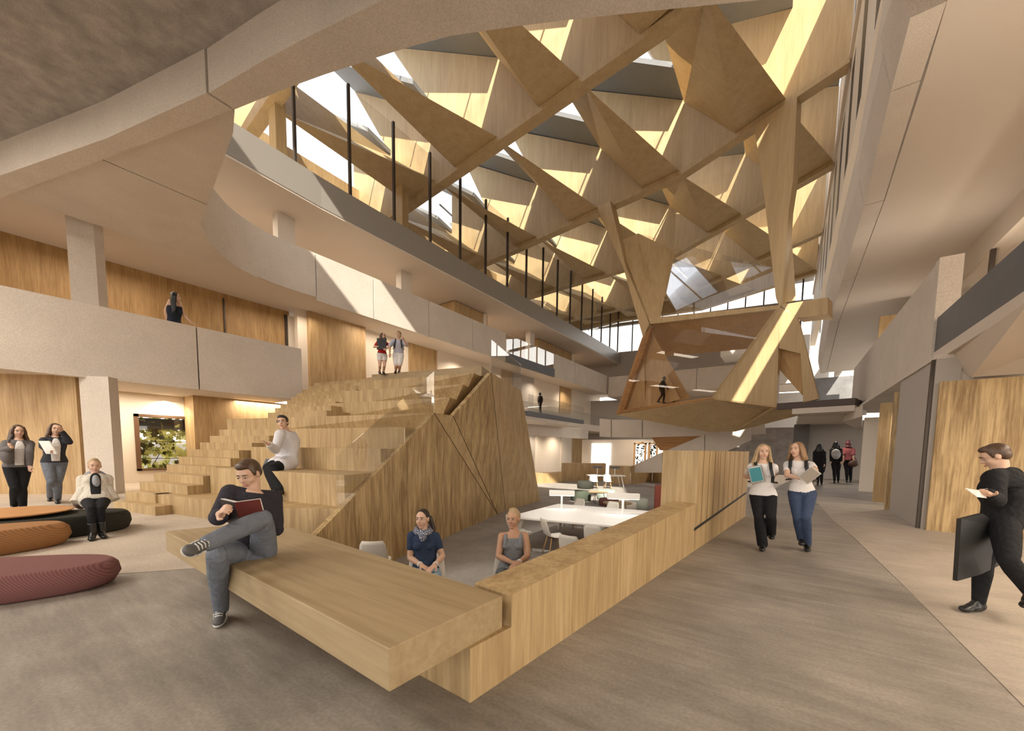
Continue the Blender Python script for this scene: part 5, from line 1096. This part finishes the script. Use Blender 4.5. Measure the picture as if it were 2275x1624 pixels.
q0 = at_d(520, 1170, dr - .30); b = MB(); b.prism([at_d(473, 1181, dr - .30), at_d(530, 1166, dr - .28), at_d(598, 1150, dr - .02), at_d(560, 1146, dr + .05)], (0, 0, .004)); things_mesh(b, 'paper_sheet', M['white'], 'loose white paper lying across the knee of the reading man', 'paper', q0)
# ---- two women walking towards us
dA = depth(at_z(1695, 1222, 0)) + .12
J = person('person with long blonde hair in a white v-neck and black trousers walking forward', None, 1.0, 'f', (1695, 1100), dA, (1694, 1015), (1697, 989), (12, 0), 4, sh=None,
           arms=[dict(e=(1657, 1058), en=False, w=(1676, 1062), wn=True, t=(1691, 1053), palm=-FWD, c=.5), dict(e=(1724, 1052), en=False, w=(1701, 1061), wn=True, t=(1688, 1058), palm=-FWD, c=.6)],
           legs=[dict(k=(1686, 1150), kn=True, a=(1694, 1208), an=False, az=.09, t=(1693, 1225)), dict(k=(1713, 1148), kn=True, a=(1712, 1184), an=False, t=(1715, 1193))],
           top=[dict(n='t_shirt', m=WHT, t0=.0, t1=.95, sleeve=.62, off=.011, flare=.03)], bottom=dict(m=BLK, off=.010, flare=.028), shoes=dict(m=SHOEB), hair=('wild', 'blonde', .40), vox=.0075)
backpack(J, BLK, 'dark backpack on the long haired blonde walking woman'); books(J, 0, [(.03, .22, .26), (.55, .55, .55), (.25, .22, .2)], ['teal book held at the front by the long haired walking woman', 'pale notebook behind the teal book of the walking woman', 'grey brown book held nearest the body by the walking woman'], -.25, (-.02, .15, .03))
dB = depth(at_z(1792, 1226, 0)) + .1
J = person('person with a light brown bob in a white t-shirt and blue jeans walking forward', None, 1.0, 'f', (1782, 1096), dB, (1773, 1011), (1768, 986), (-28, 2), -6, sh=None,
           arms=[dict(e=(1748, 1056), en=True, w=(1776, 1062), wn=True, t=(1796, 1058), palm=FWD, c=.4), dict(e=(1812, 1045), en=True, w=(1798, 1055), wn=True, t=(1786, 1062), palm=FWD, c=.5)],
           legs=[dict(k=(1772, 1148), kn=True, a=(1781, 1197), an=False, t=(1780, 1208)), dict(k=(1790, 1150), kn=True, a=(1793, 1209), an=False, az=.09, t=(1794, 1227))],
           top=[dict(n='t_shirt', m=WHT, t0=.02, t1=.98, sleeve=.5, off=.010)], bottom=dict(m=JEANS2, off=.010, flare=.016), shoes=dict(m=SHOEB), hair=('bob', 'fair', .22), vox=.0075)
backpack(J, BLK, 'dark backpack on the walking woman in blue jeans'); books(J, 1, [(.30, .25, .20), (.5, .47, .43)], ['beige book on top in the arms of the woman in jeans', 'pale book below in the arms of the woman in jeans'], .75, (.03, .10, .02), (.075, .105))
# ---- three walking away
def away(px, y_top, y_foot, label, lean=0, **kw):
    ft = at_z(px, y_foot, 0); dd = depth(ft); u_ = (y_foot - y_top) / 1.70
    f = lambda z: y_foot - u_ * z; s = (y_foot - y_top) / 1.70 * dd / FL
    w = u_ * .17
    return person(label, None, s, 'f', (px, f(.92)), dd, (px, f(1.42)), (px, f(1.58)), (180, 0), 180,
        arms=[dict(e=(px - w * 1.15, f(1.13)), w=(px - w * 1.2, f(.88)), en=True), dict(e=(px + w * 1.15, f(1.13)), w=(px + w * 1.2, f(.88)), en=True)],
        legs=[dict(k=(px - u_ * .07, f(.5)), a=(px - u_ * .06, f(.09)), kn=False, yaw=180), dict(k=(px + u_ * .08, f(.5)), a=(px + u_ * .09, f(.11)), kn=False, yaw=180)], facial=False, vox=.014, **kw)
away(1820.5, 986, 1079, 'person in a long black coat with long black hair walking away, leftmost of three', top=[dict(n='coat', m=BLK, t0=-.1, t1=.97, sleeve=1.95, off=.03, skirt=.75)], bottom=dict(m=BLK), shoes=dict(m=SHOEB), hair=('wild', 'black', .28))
J = away(1857.5, 980, 1074, 'person in black walking away with a pale backpack, middle of three', top=[dict(n='jacket', m=BLK, t0=-.02, t1=.97, sleeve=1.95, off=.022)], bottom=dict(m=BLK), shoes=dict(m=SHOEB), hair=('bob', 'black', .2))
backpack(J, cloth('pack_grey', (.42, .42, .44), .5, 18), 'pale grey backpack on the middle of the three people walking away')
MAR = cloth('maroon_jacket', (.23, .07, .08)); 
J = away(1885, 979, 1073, 'person in a maroon hooded jacket walking away, rightmost of three', top=[dict(n='jacket', m=MAR, t0=-.04, t1=.97, sleeve=.9, off=.03)], bottom=dict(m=BLK), shoes=dict(m=SHOEB), hair=('hood', 'maroon'))
bg = J['W'][1]; b = MB(); b.ell((0, 0, 0), (.2, .1, .16)); b.tube([(-.12, 0, .12), (0, 0, .42), (.12, 0, .12)], .018, 6); o = b.build('handbag', plain('bag_brown', lin(.07, .035, .025), .5), smooth=True); o.location = bg - P(0, 0, .15); tag(o, 'brown handbag carried by the person in the maroon jacket', 'handbag')
# ---- the man hurrying past at the right
dm = depth(at_z(2160, 1352, 0)) - .10
J = person('person in black with brown hair striding left past the timber panel', None, 1.0, 'm', (2226, 1160), dm, (2226, 1048), (2207, 1008), (-80, -28), -80, sh=((2208, 1062), (2246, 1056), True),
           arms=[dict(e=(2212, 1112), en=True, w=(2196, 1098), wn=True, t=(2178, 1096), palm=P(0, 0, 1), c=.3), dict(e=(2252, 1108), en=True, w=(2228, 1150), wn=True, t=(2214, 1160), palm=-RT, c=1.1)],
           legs=[dict(k=(2186, 1250), kn=True, a=(2174, 1338), an=False, az=.09, t=(2138, 1355), tn=True), dict(k=(2240, 1244), kn=True, a=(2288, 1316), an=False, t=(2276, 1346), tn=True)],
           top=[dict(n='jacket', m=BLK, t0=-.04, t1=.99, sleeve=1.95, off=.026, collar=True)], bottom=dict(m=BLK, off=.012), shoes=dict(m=SHOEB), hair=('short', 'brown'), vox=.008)
f0 = J['W'][1] - P(0, 0, .08); dp = depth(f0) - .06; pts = [at_d(2136, 1153, dp), at_d(2184, 1141, dp + .02), at_d(2224, 1170, dp + .06), at_d(2227, 1253, dp + .06), at_d(2180, 1276, dp + .02), at_d(2127, 1291, dp)]
b = MB(); b.plate(pts, .035); things_mesh(b, 'portfolio_case', M['black'], 'large flat black portfolio case carried by the striding man', 'portfolio', f0)
dq = depth(J['W'][0]) - .03; b = MB(); b.prism([at_d(2144, 1085, dq), at_d(2172, 1090, dq - .05), at_d(2194, 1086, dq + .1), at_d(2200, 1108, dq + .05), at_d(2170, 1104, dq - .08)], (0, 0, .004)); things_mesh(b, 'paper_sheet', M['white'], 'white paper held out by the striding man in black', 'paper', J['T'][0])
# ---- two women standing at the far left
d1 = depth(at_z(42, 1136, 0)); s1 = 203 / 1.70 * d1 / FL
J = person('person with long brown hair in a grey cardigan and black trousers at the far left', None, s1, 'f', (39, 1036), d1, (41, 967), (41, 949), (10, -8), 10,
           arms=[dict(e=(8, 1000), en=True, w=(26, 994), wn=True, t=(26, 984), palm=-FWD, c=.9), dict(e=(66, 1006), en=True, w=(66, 1038), wn=True)],
           legs=[dict(k=(33, 1084), a=(32, 1122), az=.10, kn=True, t=(30, 1138)), dict(k=(49, 1084), a=(51, 1123), az=.10, kn=True, t=(53, 1139))],
           top=[dict(n='cardigan', m=GREY, t0=-.02, t1=.96, sleeve=1.9, off=.018, panel=WHT)], bottom=dict(m=BLK, flare=.012), shoes=dict(m=SHOEB), hair=('long', 'brown', .30), vox=.010)
bg = at_d(15, 1012, d1 - .25); b = MB(); b.ell((0, 0, 0), (.22, .10, .17)); b.tube([(-.1, 0, .12), (.06, .05, .32), (.15, .08, .42), (.2, .03, .3), (.16, 0, .1)], .02, 6); o = b.build('shoulder_bag', GREY, smooth=True); o.location = bg; tag(o, 'grey shoulder bag of the woman in the grey cardigan', 'bag')
d2 = depth(at_z(122, 1121, 0)); s2 = 191 / 1.70 * d2 / FL
J = person('person in a dark jacket and blue jeans raising a hand to her hair', None, s2, 'f', (121, 1027), d2, (122, 962), (124, 946), (10, 0), 8,
           arms=[dict(e=(95, 992), en=True, w=(112, 1002), wn=True, t=(122, 1005), palm=-FWD, c=.6), dict(e=(154, 982), en=True, w=(137, 958), wn=True, t=(132, 946), palm=-RT, c=.6)],
           legs=[dict(k=(114, 1070), a=(112, 1104), az=.10, kn=True, t=(111, 1117)), dict(k=(128, 1072), a=(128, 1109), az=.10, kn=True, t=(129, 1124))],
           top=[dict(n='jacket', m=cloth('dark_jacket', (.035, .037, .045)), t0=.0, t1=.97, sleeve=1.9, off=.020, panel=WHT)], bottom=dict(m=JEANS, off=.012, flare=.01), shoes=dict(m=SHOEB), hair=('long', 'brown', .22), vox=.010)
c = at_d(107, 994, d2 - .45); o = things_mesh(rel_box(c, RT, (UP - RT * .6).normalized(), FWD, .12, .17, .015), 'folder', M['white'], 'pale folder under the arm of the woman in the dark jacket', 'folder', c)
# ---- woman sitting on the black pouf
d3 = depth(at_z(212, 1180, .0))
KNIT = cloth('cream_knit', (.60, .56, .48), .25, 45); SCARF = cloth('grey_scarf', (.30, .31, .33), .3, 35); DEN = cloth('denim_short', (.05, .07, .13), .2)
d3 = depth(at_z(212, 1196, 0)) + .30
J = person('person in a cream cardigan and grey scarf sitting on the black pouf', None, 1.0, 'f', (213, 1112), d3, (211, 1056), (210, 1034), (4, 0), 3,
           arms=[dict(e=(183, 1098), en=True, w=(190, 1122), wn=True, t=(194, 1134), palm=RT, c=.8), dict(e=(240, 1096), en=True, w=(222, 1118), wn=True, t=(212, 1128), palm=-RT, c=.6)],
           legs=[dict(k=(203, 1130), kn=True, a=(205, 1186), an=False, az=.09, t=(203, 1202)), dict(k=(223, 1131), kn=True, a=(226, 1182), an=False, az=.09, t=(232, 1198))],
           top=[dict(n='cardigan', m=KNIT, t0=-.08, t1=.96, sleeve=1.85, off=.028, loose=.008, drape=True, panel=BLK)], bottom=dict(m=BLK, off=.004, n='tights'), shoes=dict(m=SHOEB, boot=.16, n='boot'), hair=('bun', 'blonde'), vox=.008)
s = 1.0; b = MB()
for t, r0 in ((1.03, .075), (.97, .10), (.90, .115)):
    c = J['row'](t, 0, 0, 0)[0] + J['bf'] * .03; pts = [c + J['sR'] * (math.cos(a) * r0) + J['bf'] * (math.sin(a) * r0) - P(0, 0, .03 * math.sin(a)) for a in np.linspace(0, 2 * PI, 17)]; b.tube(pts, .043, 10)
b.ell(J['row'](.72, 0, 0, 0)[0] + J['bf'] * .14, (.085, .05, .13)); remesh(b, 'scarf', SCARF, J['root'], .011, 3)
b = MB(); 
for h_, k_ in zip((0, 1), J['K']): 
    pass
ph = J['T'][0]; o = things_mesh(rel_box(ph + P(0, 0, .01), RT, UP, FWD, .018, .05, .005), 'phone', M['black'], 'black phone in the hand of the woman on the pouf', 'phone', ph)
bg = at_d(178, 1105, d3 + .45); b = MB(); b.ell((0, 0, 0), (.16, .10, .15)); o = b.build('bag', plain('bag_leather', lin(.10, .045, .03), .5), smooth=True); o.location = (bg.x, bg.y, .46); tag(o, 'brown leather bag on the pouf behind the woman in the grey scarf', 'bag')
# ---- man in a white coat on the stair
sd = 1.32; dd_ = depth(P(-9.05, 3.85, 1.0))
COAT = cloth('white_coat', (.66, .65, .68), .05)
J = person('person in a white coat and black trousers sitting on the timber stair', None, sd, 'm', (636, 1026), dd_, (637, 955), (628, 938), (-18, 0), -48, sh=((622, 965), (650, 968), True),
           arms=[dict(e=(612, 1000), en=True, w=(598, 987), wn=True, t=(580, 979), palm=-FWD + P(0, 0, .5), c=.15), dict(e=(634, 1004), en=True, w=(606, 990), wn=True, t=(584, 983), palm=P(0, 0, 1), c=.2)],
           legs=[dict(k=(596, 1040), kn=True, a=(616, 1084), an=True, t=(604, 1094)), dict(k=(604, 1042), kn=True, a=(626, 1087), an=True, t=(616, 1098))],
           top=[dict(n='coat', m=COAT, t0=-.17, t1=.98, sleeve=1.9, off=.022, skirt=.45)], bottom=dict(m=BLK, off=.02, flare=.028), shoes=dict(m=SHOEB), hair=('short', 'dark'), vox=.008)
c = at_d(594, 1030, dd_ - .2); o = things_mesh(rel_box(c, RT, (UP + RT * .4).normalized(), FWD, .07, .11, .012), 'magazine', M['slate'], 'dark magazine standing by the knee of the man in the white coat', 'magazine', c)
# ---- woman at the left gallery
sg = 1.36; dg_ = depth(at_x(391, 700, -16.95))
J = person('person with long black hair in a navy sleeveless top leaning on the left gallery parapet', None, sg, 'f', (388, 722), dg_, (390, 664), (393, 647), (62, 0), 62, sh=((378, 670), (400, 671), False),
           arms=[dict(e=(366, 694), en=True, w=(372, 716), wn=True), dict(e=(408, 699), en=True, w=(424, 716), wn=True, t=(434, 721), tn=True, palm=P(0, 0, -1), c=.15)],
           legs=[dict(k=(384, 775), a=(384, 820), kn=True), dict(k=(392, 775), a=(392, 820), kn=True)],
           top=[dict(n='top', m=cloth('navy_top', (.02, .028, .045)), t0=-.05, t1=.90, sleeve=0, off=.012)], bottom=dict(m=JEANS2), hair=('long', 'black', .42), vox=.010)
# ---- the couple at the top of the stair
dc = depth(at_z(850, 830, 3.99)); sc_ = 106 / 1.70 * dc / FL
J = person('person in a red t-shirt and white shorts standing at the top of the timber stair', None, sc_ * .98, 'f', (849, 789), dc, (849, 747), (852, 735), (38, 0), 12,
           arms=[dict(e=(831, 771), en=True, w=(848, 769), wn=True, t=(857, 765), palm=-FWD, c=.5), dict(e=(866, 768), en=True, w=(858, 776), wn=True, t=(850, 778), palm=-FWD, c=.5)],
           legs=[dict(k=(844, 812), a=(843, 826), kn=True), dict(k=(854, 812), a=(852, 827), kn=True)],
           top=[dict(n='t_shirt', m=cloth('red_cotton', (.48, .02, .02)), t0=.1, t1=.97, sleeve=.65, off=.014)], bottom=dict(m=WHT, n='shorts', len=.42, off=.02, belt=True), shoes=dict(m=SHOEB), hair=('long', 'brown', .2), vox=.010)
c = (J['W'][0] + J['S'][0]) / 2 + J['toward'] * .12; c = at_d(848, 764, depth(J['W'][0]) - .02); o = things_mesh(rel_box(c, RT, UP, FWD, .16, .19, .02), 'folder', M['black'], 'black folder hugged by the woman in the red t-shirt', 'folder', c)
J = person('person in a pale lilac t-shirt and white shorts beside the woman in red', None, sc_ * 1.02, 'm', (885, 788), dc - .05, (886, 743), (886, 730), (-25, 0), -6,
           arms=[dict(e=(866, 768), en=True, w=(866, 789), wn=True), dict(e=(904, 767), en=True, w=(897, 754), wn=True, t=(893, 748), palm=-RT, c=.9)],
           legs=[dict(k=(880, 812), a=(879, 825), kn=True), dict(k=(888, 812), a=(887, 825), kn=True)],
           top=[dict(n='t_shirt', m=cloth('lilac_cotton', (.46, .46, .55)), t0=-.06, t1=.97, sleeve=.85, off=.022, loose=.01)], bottom=dict(m=WHT, n='shorts', len=.85, off=.025), shoes=dict(m=SHOEB), hair=('short', 'fair'), vox=.010)
backpack(J, BLK, 'black backpack worn by the young man in the lilac t-shirt')
# ---- two women seated in the sunken reading area
sp = 1.22; dw = 5.35
J = person('person with a dark ponytail in a navy t-shirt and blue bandana sitting below the bench', None, sp, 'f', (946, 1276), dw + .22, (940, 1178), (938, 1148), (-24, 0), -4, sh=((909, 1189), (972, 1191), True),
           arms=[dict(e=(911, 1240), en=True, w=(936, 1256), wn=True, t=(957, 1268), palm=P(0, 0, -1), c=.3), dict(e=(983, 1236), en=True, w=(966, 1256), wn=True, t=(948, 1270), palm=P(0, 0, -1), c=.4)],
           legs=[dict(k=(935, 1292), kn=True, a=(938, 1345), an=False), dict(k=(968, 1290), kn=True, a=(966, 1348), an=False)],
           top=[dict(n='t_shirt', m=cloth('navy_cotton', (.035, .055, .11)), t0=.0, t1=.965, sleeve=.58, off=.009)], bottom=dict(m=cloth('pale_jeans', (.30, .42, .52), .2), off=.010), hair=('pony', 'dark', RT * .8 + P(0, 0, 0)), vox=.0065)
SIT = [J]
b = MB()
for z_, r0 in ((.0, .082), (-.03, .098)):
    c = J['L'](J['N']) + J['spine'] * (.035 + z_) * sp; b.tube([c + J['sR'] * (math.cos(a) * r0 * sp) + J['bf'] * (math.sin(a) * r0 * sp) - P(0, 0, .015 * math.sin(a)) for a in np.linspace(0, 2 * PI, 17)], .022 * sp, 8)
b.ell(J['L'](J['N']) + J['bf'] * .115 * sp - P(0, 0, .045), (.06 * sp, .03 * sp, .065 * sp)); BAND = plain('bandana', lin(.02, .03, .08), .8)
nt = BAND.node_tree; v = nt.nodes.new('ShaderNodeTexVoronoi'); v.feature = 'DISTANCE_TO_EDGE'; v.inputs['Scale'].default_value = 38; tcn = nt.nodes.new('ShaderNodeTexCoord'); gt = nt.nodes.new('ShaderNodeMath'); gt.operation = 'LESS_THAN'; gt.inputs[1].default_value = .09; mxn = nt.nodes.new('ShaderNodeMix'); mxn.data_type = 'RGBA'; mxn.inputs[6].default_value = lin(.02, .03, .08); mxn.inputs[7].default_value = lin(.5, .52, .6)
nt.links.new(tcn.outputs['Object'], v.inputs['Vector']); nt.links.new(v.outputs['Distance'], gt.inputs[0]); nt.links.new(gt.outputs[0], mxn.inputs[0]); nt.links.new(mxn.outputs[2], nt.nodes['Principled BSDF'].inputs['Base Color'])
remesh(b, 'bandana', BAND, J['root'], .009, 2)
for i in (0, 1): b = MB(); w_, e_ = J['L'](J['W'][i]), J['L'](J['E'][i]); b.tube([w_.lerp(e_, .06), w_.lerp(e_, .16)], .034 * sp, 14); b.build('wristband', WHT, J['root'], True)
J = person('person with pinned up blonde hair in a grey tank top sitting by the low wall', None, sp, 'f', (1134, 1276), dw + .22, (1142, 1178), (1140, 1149), (-22, 0), -4, sh=((1108, 1190), (1171, 1189), True),
           arms=[dict(e=(1107, 1236), en=True, w=(1140, 1251), wn=True, t=(1160, 1246), palm=P(0, 0, -1), c=.4), dict(e=(1172, 1236), en=True, w=(1152, 1250), wn=True, t=(1132, 1262), palm=P(0, 0, -1), c=.3)],
           legs=[dict(k=(1118, 1290), kn=True, a=(1120, 1348), an=False), dict(k=(1148, 1292), kn=True, a=(1146, 1350), an=False)],
           top=[dict(n='tank_top', m=cloth('grey_melange', (.21, .225, .25), .2), t0=.0, t1=.845, sleeve=0, off=.009)], bottom=dict(m=cloth('grey_trousers', (.13, .14, .15), .2), off=.010), hair=('bun', 'blonde'), skin='tan', vox=.0065)
SIT.append(J)
b = MB()
for m in (-1, 1): 
    pts = [J['row'](t, 0, 0, 0)[0] + J['sR'] * (m * .088 * sp) + J['bf'] * (fo * sp) for t, fo in ((.66, .115), (.78, .112), (.86, .09), (.93, .055), (.955, 0), (.93, -.06), (.8, -.10), (.65, -.10))]; b.tube(pts, .024 * sp, 8)
remesh(b, 'shoulder_strap', J['root'].children[0].data.materials[0] if False else bpy.data.materials['grey_melange'], J['root'], .010, 2)
c = J['L'](J['N']) - P(0, 0, .01); b = MB(); b.tube([c + J['sR'] * (math.cos(a) * .085 * sp) + J['bf'] * (.02 + math.sin(a) * .075 * sp) - P(0, 0, .075 * max(0, math.sin(a)) * sp) for a in np.linspace(-.3, PI + .3, 15)], .008 * sp, 6); b.build('necklace', M['steel'], J['root'], True)
b = MB(); w_, e_ = J['L'](J['W'][1]), J['L'](J['E'][1]); b.tube([w_.lerp(e_, .02), w_.lerp(e_, .14)], .034 * sp, 14); b.build('wristband', WHT, J['root'], True)
# ---- figures with silhouette shade put into their colours: small balcony and hanging pod
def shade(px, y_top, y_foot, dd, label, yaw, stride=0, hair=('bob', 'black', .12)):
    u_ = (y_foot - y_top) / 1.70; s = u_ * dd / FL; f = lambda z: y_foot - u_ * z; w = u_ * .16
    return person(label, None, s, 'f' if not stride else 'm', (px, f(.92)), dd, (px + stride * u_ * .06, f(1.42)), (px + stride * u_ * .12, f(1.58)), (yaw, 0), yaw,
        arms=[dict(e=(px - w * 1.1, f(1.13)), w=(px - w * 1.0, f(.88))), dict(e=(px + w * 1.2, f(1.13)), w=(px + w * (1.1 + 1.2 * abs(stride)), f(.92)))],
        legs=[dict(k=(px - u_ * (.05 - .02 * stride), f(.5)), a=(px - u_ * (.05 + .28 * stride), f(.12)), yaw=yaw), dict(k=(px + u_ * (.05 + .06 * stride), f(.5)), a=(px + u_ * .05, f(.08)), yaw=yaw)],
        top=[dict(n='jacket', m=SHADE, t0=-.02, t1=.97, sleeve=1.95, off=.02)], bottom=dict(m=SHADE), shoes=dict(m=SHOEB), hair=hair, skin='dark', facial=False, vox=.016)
shade(1200, 872, 917, depth(P(-14.6, 22.5, 3.92)), 'person in silhouette standing on the small balcony beyond the stair', 150)
shade(1472, 836, 896, depth(fp(600, 1420, .45)), 'person in silhouette walking to the right inside the hanging pod', 75, .9, ('short', 'black'))

for px_, lab in ((0, 'white shell chair that the dark haired woman in navy sits on'), (1, 'white shell chair that the blonde woman in the tank top sits on')):
    J = SIT[px_]; f = J['bf']; o = copy_tree(chair0); z_ = (J['P'].z - .13 - PIT) / .45; o.scale = (1.2, 1.2, z_); o.location = (J['P'].x + f.x * .06, J['P'].y + f.y * .06, PIT); o.rotation_euler = (0, 0, math.atan2(f.y, f.x) + PI / 2); o['label'] = lab

shade(1497, 876, 905, depth(fp(680, 1440, 1.6)), 'small dark figure for a ghost shadow behind the walking person in the hanging pod', 40)  # figure added for a faint ghost shadow in the pod
# ================================================================ LIGHT
w = bpy.data.worlds.new('sky'); SC.world = w; w.use_nodes = True; nt = w.node_tree; nt.nodes.clear(); N = nt.nodes.new; L = nt.links.new
out = N('ShaderNodeOutputWorld'); bg = N('ShaderNodeBackground'); tc = N('ShaderNodeTexCoord'); sx = N('ShaderNodeSeparateXYZ'); rp = N('ShaderNodeValToRGB')
L(tc.outputs['Generated'], sx.inputs[0]); L(sx.outputs['Z'], rp.inputs[0])
for i, (ps, c) in enumerate(((0, (.35, .30, .25, 1)), (.02, (2.3, 2.1, 1.85, 1)), (.22, (1.5, 1.45, 1.4, 1)), (.5, (.86, .92, 1, 1)))):
    e = rp.color_ramp.elements[i] if i < 2 else rp.color_ramp.elements.new(ps)
    e.position = ps; e.color = c
L(rp.outputs[0], bg.inputs['Color']); bg.inputs['Strength'].default_value = 1.15; L(bg.outputs[0], out.inputs[0])
def far_spot(name, loc, e): light('SPOT', name, loc, e, warm, .05, target=(loc[0], loc[1], 0), spot=2.6, blend=.8)
def light(kind, name, loc, energy, col=(1, .9, .75), size=.3, target=None, size_y=None, spot=None, blend=.6):
    l = bpy.data.lights.new(name, kind); l.energy = energy; l.color = col; o = bpy.data.objects.new(name, l); COL.objects.link(o); o.location = loc
    if kind == 'AREA':
        l.size = size
        if size_y: l.shape = 'RECTANGLE'; l.size_y = size_y
    elif kind == 'SUN': l.angle = size
    else: l.shadow_soft_size = size
    if spot: l.spot_size = spot; l.spot_blend = blend
    if target is not None: o.rotation_euler = (Vector(target) - Vector(loc)).to_track_quat('-Z', 'Y').to_euler()
    return o
SUN = P(.5, -1.15, 1.0)
light('SUN', 'sun', (0, 0, 40), 7.5, (1, .93, .80), .012, target=P(0, 0, 40) - SUN)
warm = (1, .84, .66)
# fill lights added under the slabs of gallery, ground and upper levels
for y in (-3, 3, 8.5): light('AREA', 'gallery_fill', (-18.3, y, 7.6), 42, warm, .8, target=(-18.3, y, 0), size_y=3)
for y in (20, 25, 30, 36): far_spot('gallery_fill', (-18.2, y, 7.75), 170)
for y in (14,): light('AREA', 'gallery_fill', (-18.2, y, 7.8), 55, warm, .8, target=(-18.2, y, 0), size_y=4)
for y in (-2, 3, 8): light('AREA', 'ground_fill', (-18.4, y, 3.28), 75, warm, .7, target=(-18.4, y, 0), size_y=3)
for y in (27, 31, 35): far_spot('ground_fill', (-18.4, y, 3.25), 260)
for y in (14, 20): light('AREA', 'ground_fill', (-18.6, y, 3.28), 120, warm, .8, target=(-18.6, y, 0), size_y=4)
for y in (6, 14, 24, 36): light('AREA', 'upper_fill', (-19.2, y, 11.05), 70, warm, .8, target=(-19.2, y, 0), size_y=5)
light('AREA', 'room_light', (6, 6, 6.85), 260, warm, 3, target=(6, 6, 0), size_y=8)
for x, y in ((-6, 31), (-11, 32), (-2, 31)): far_spot('hall_fill', (x, y, 3.9), 220)  # added fill for the far end of the hall
for x, y in ((2.9, 15), (2.0, 20), (1.6, 24)): far_spot('corridor_fill', (x, y, 2.9), 90)  # added fill, brightens the corridor and its end wall
light('AREA', 'walkway_fill', (4.5, 4, 3.25), 300, warm, 1.5, target=(4.5, 4, 0), size_y=8)  # added fill, brightens the timber wall at right
for x, y, e in ((4, -4, 260), (-5, -5, 220), (-12, -4, 520)): light('AREA', 'slab_fill', (x, y, 8.1), e, (1, .9, .78), 4, target=(x, y, 0), size_y=4)  # added overhead fill out of view, brightens the foreground
for y in (8, 15, 21): light('AREA', 'ceiling_fill', (2.75, y, 5.6), 14, (1, .88, .74), .3, target=(2.3, y, 9), size_y=5)  # added uplights brightening the right hand ceiling
light('AREA', 'ceiling_fill', (3.1, 3, 4.4), 25, (1, .88, .74), .5, target=(2.5, 3, 9), size_y=8)  # added uplight for the near part of that ceiling
light('POINT', 'room_fill', (6.5, 13, 5.4), 120, warm, .15)  # added fill for the dark ceiling of the glazed room
light('SPOT', 'study_spot', (-2.6, 6.5, 7.4), 900, (1, .95, .85), .08, target=tuple(ctr), spot=.5, blend=.5)
fp_ = at_z(1080, 1285, PIT); light('SPOT', 'study_spot', (-2.4, 3.4, 7.9), 700, (1, .95, .85), .06, target=tuple(fp_), spot=.24, blend=.8)
light('AREA', 'ivy_fill', (WX - .28, (wy0 + wy1) / 2, 3.2), 45, (1, .98, .8), .15, target=(WX - .9, (wy0 + wy1) / 2, 1.2), size_y=2.2)  # light added outside the window to brighten the ivy
SC.view_settings.view_transform = 'Standard'; SC.view_settings.look = 'None'; SC.view_settings.gamma = 1; SC.view_settings.use_curve_mapping = False
SC.view_settings.exposure = .8
SC.cycles.use_denoising = True; SC.cycles.max_bounces = 8; SC.cycles.diffuse_bounces = 5; SC.cycles.transparent_max_bounces = 16; SC.cycles.sample_clamp_indirect = 6
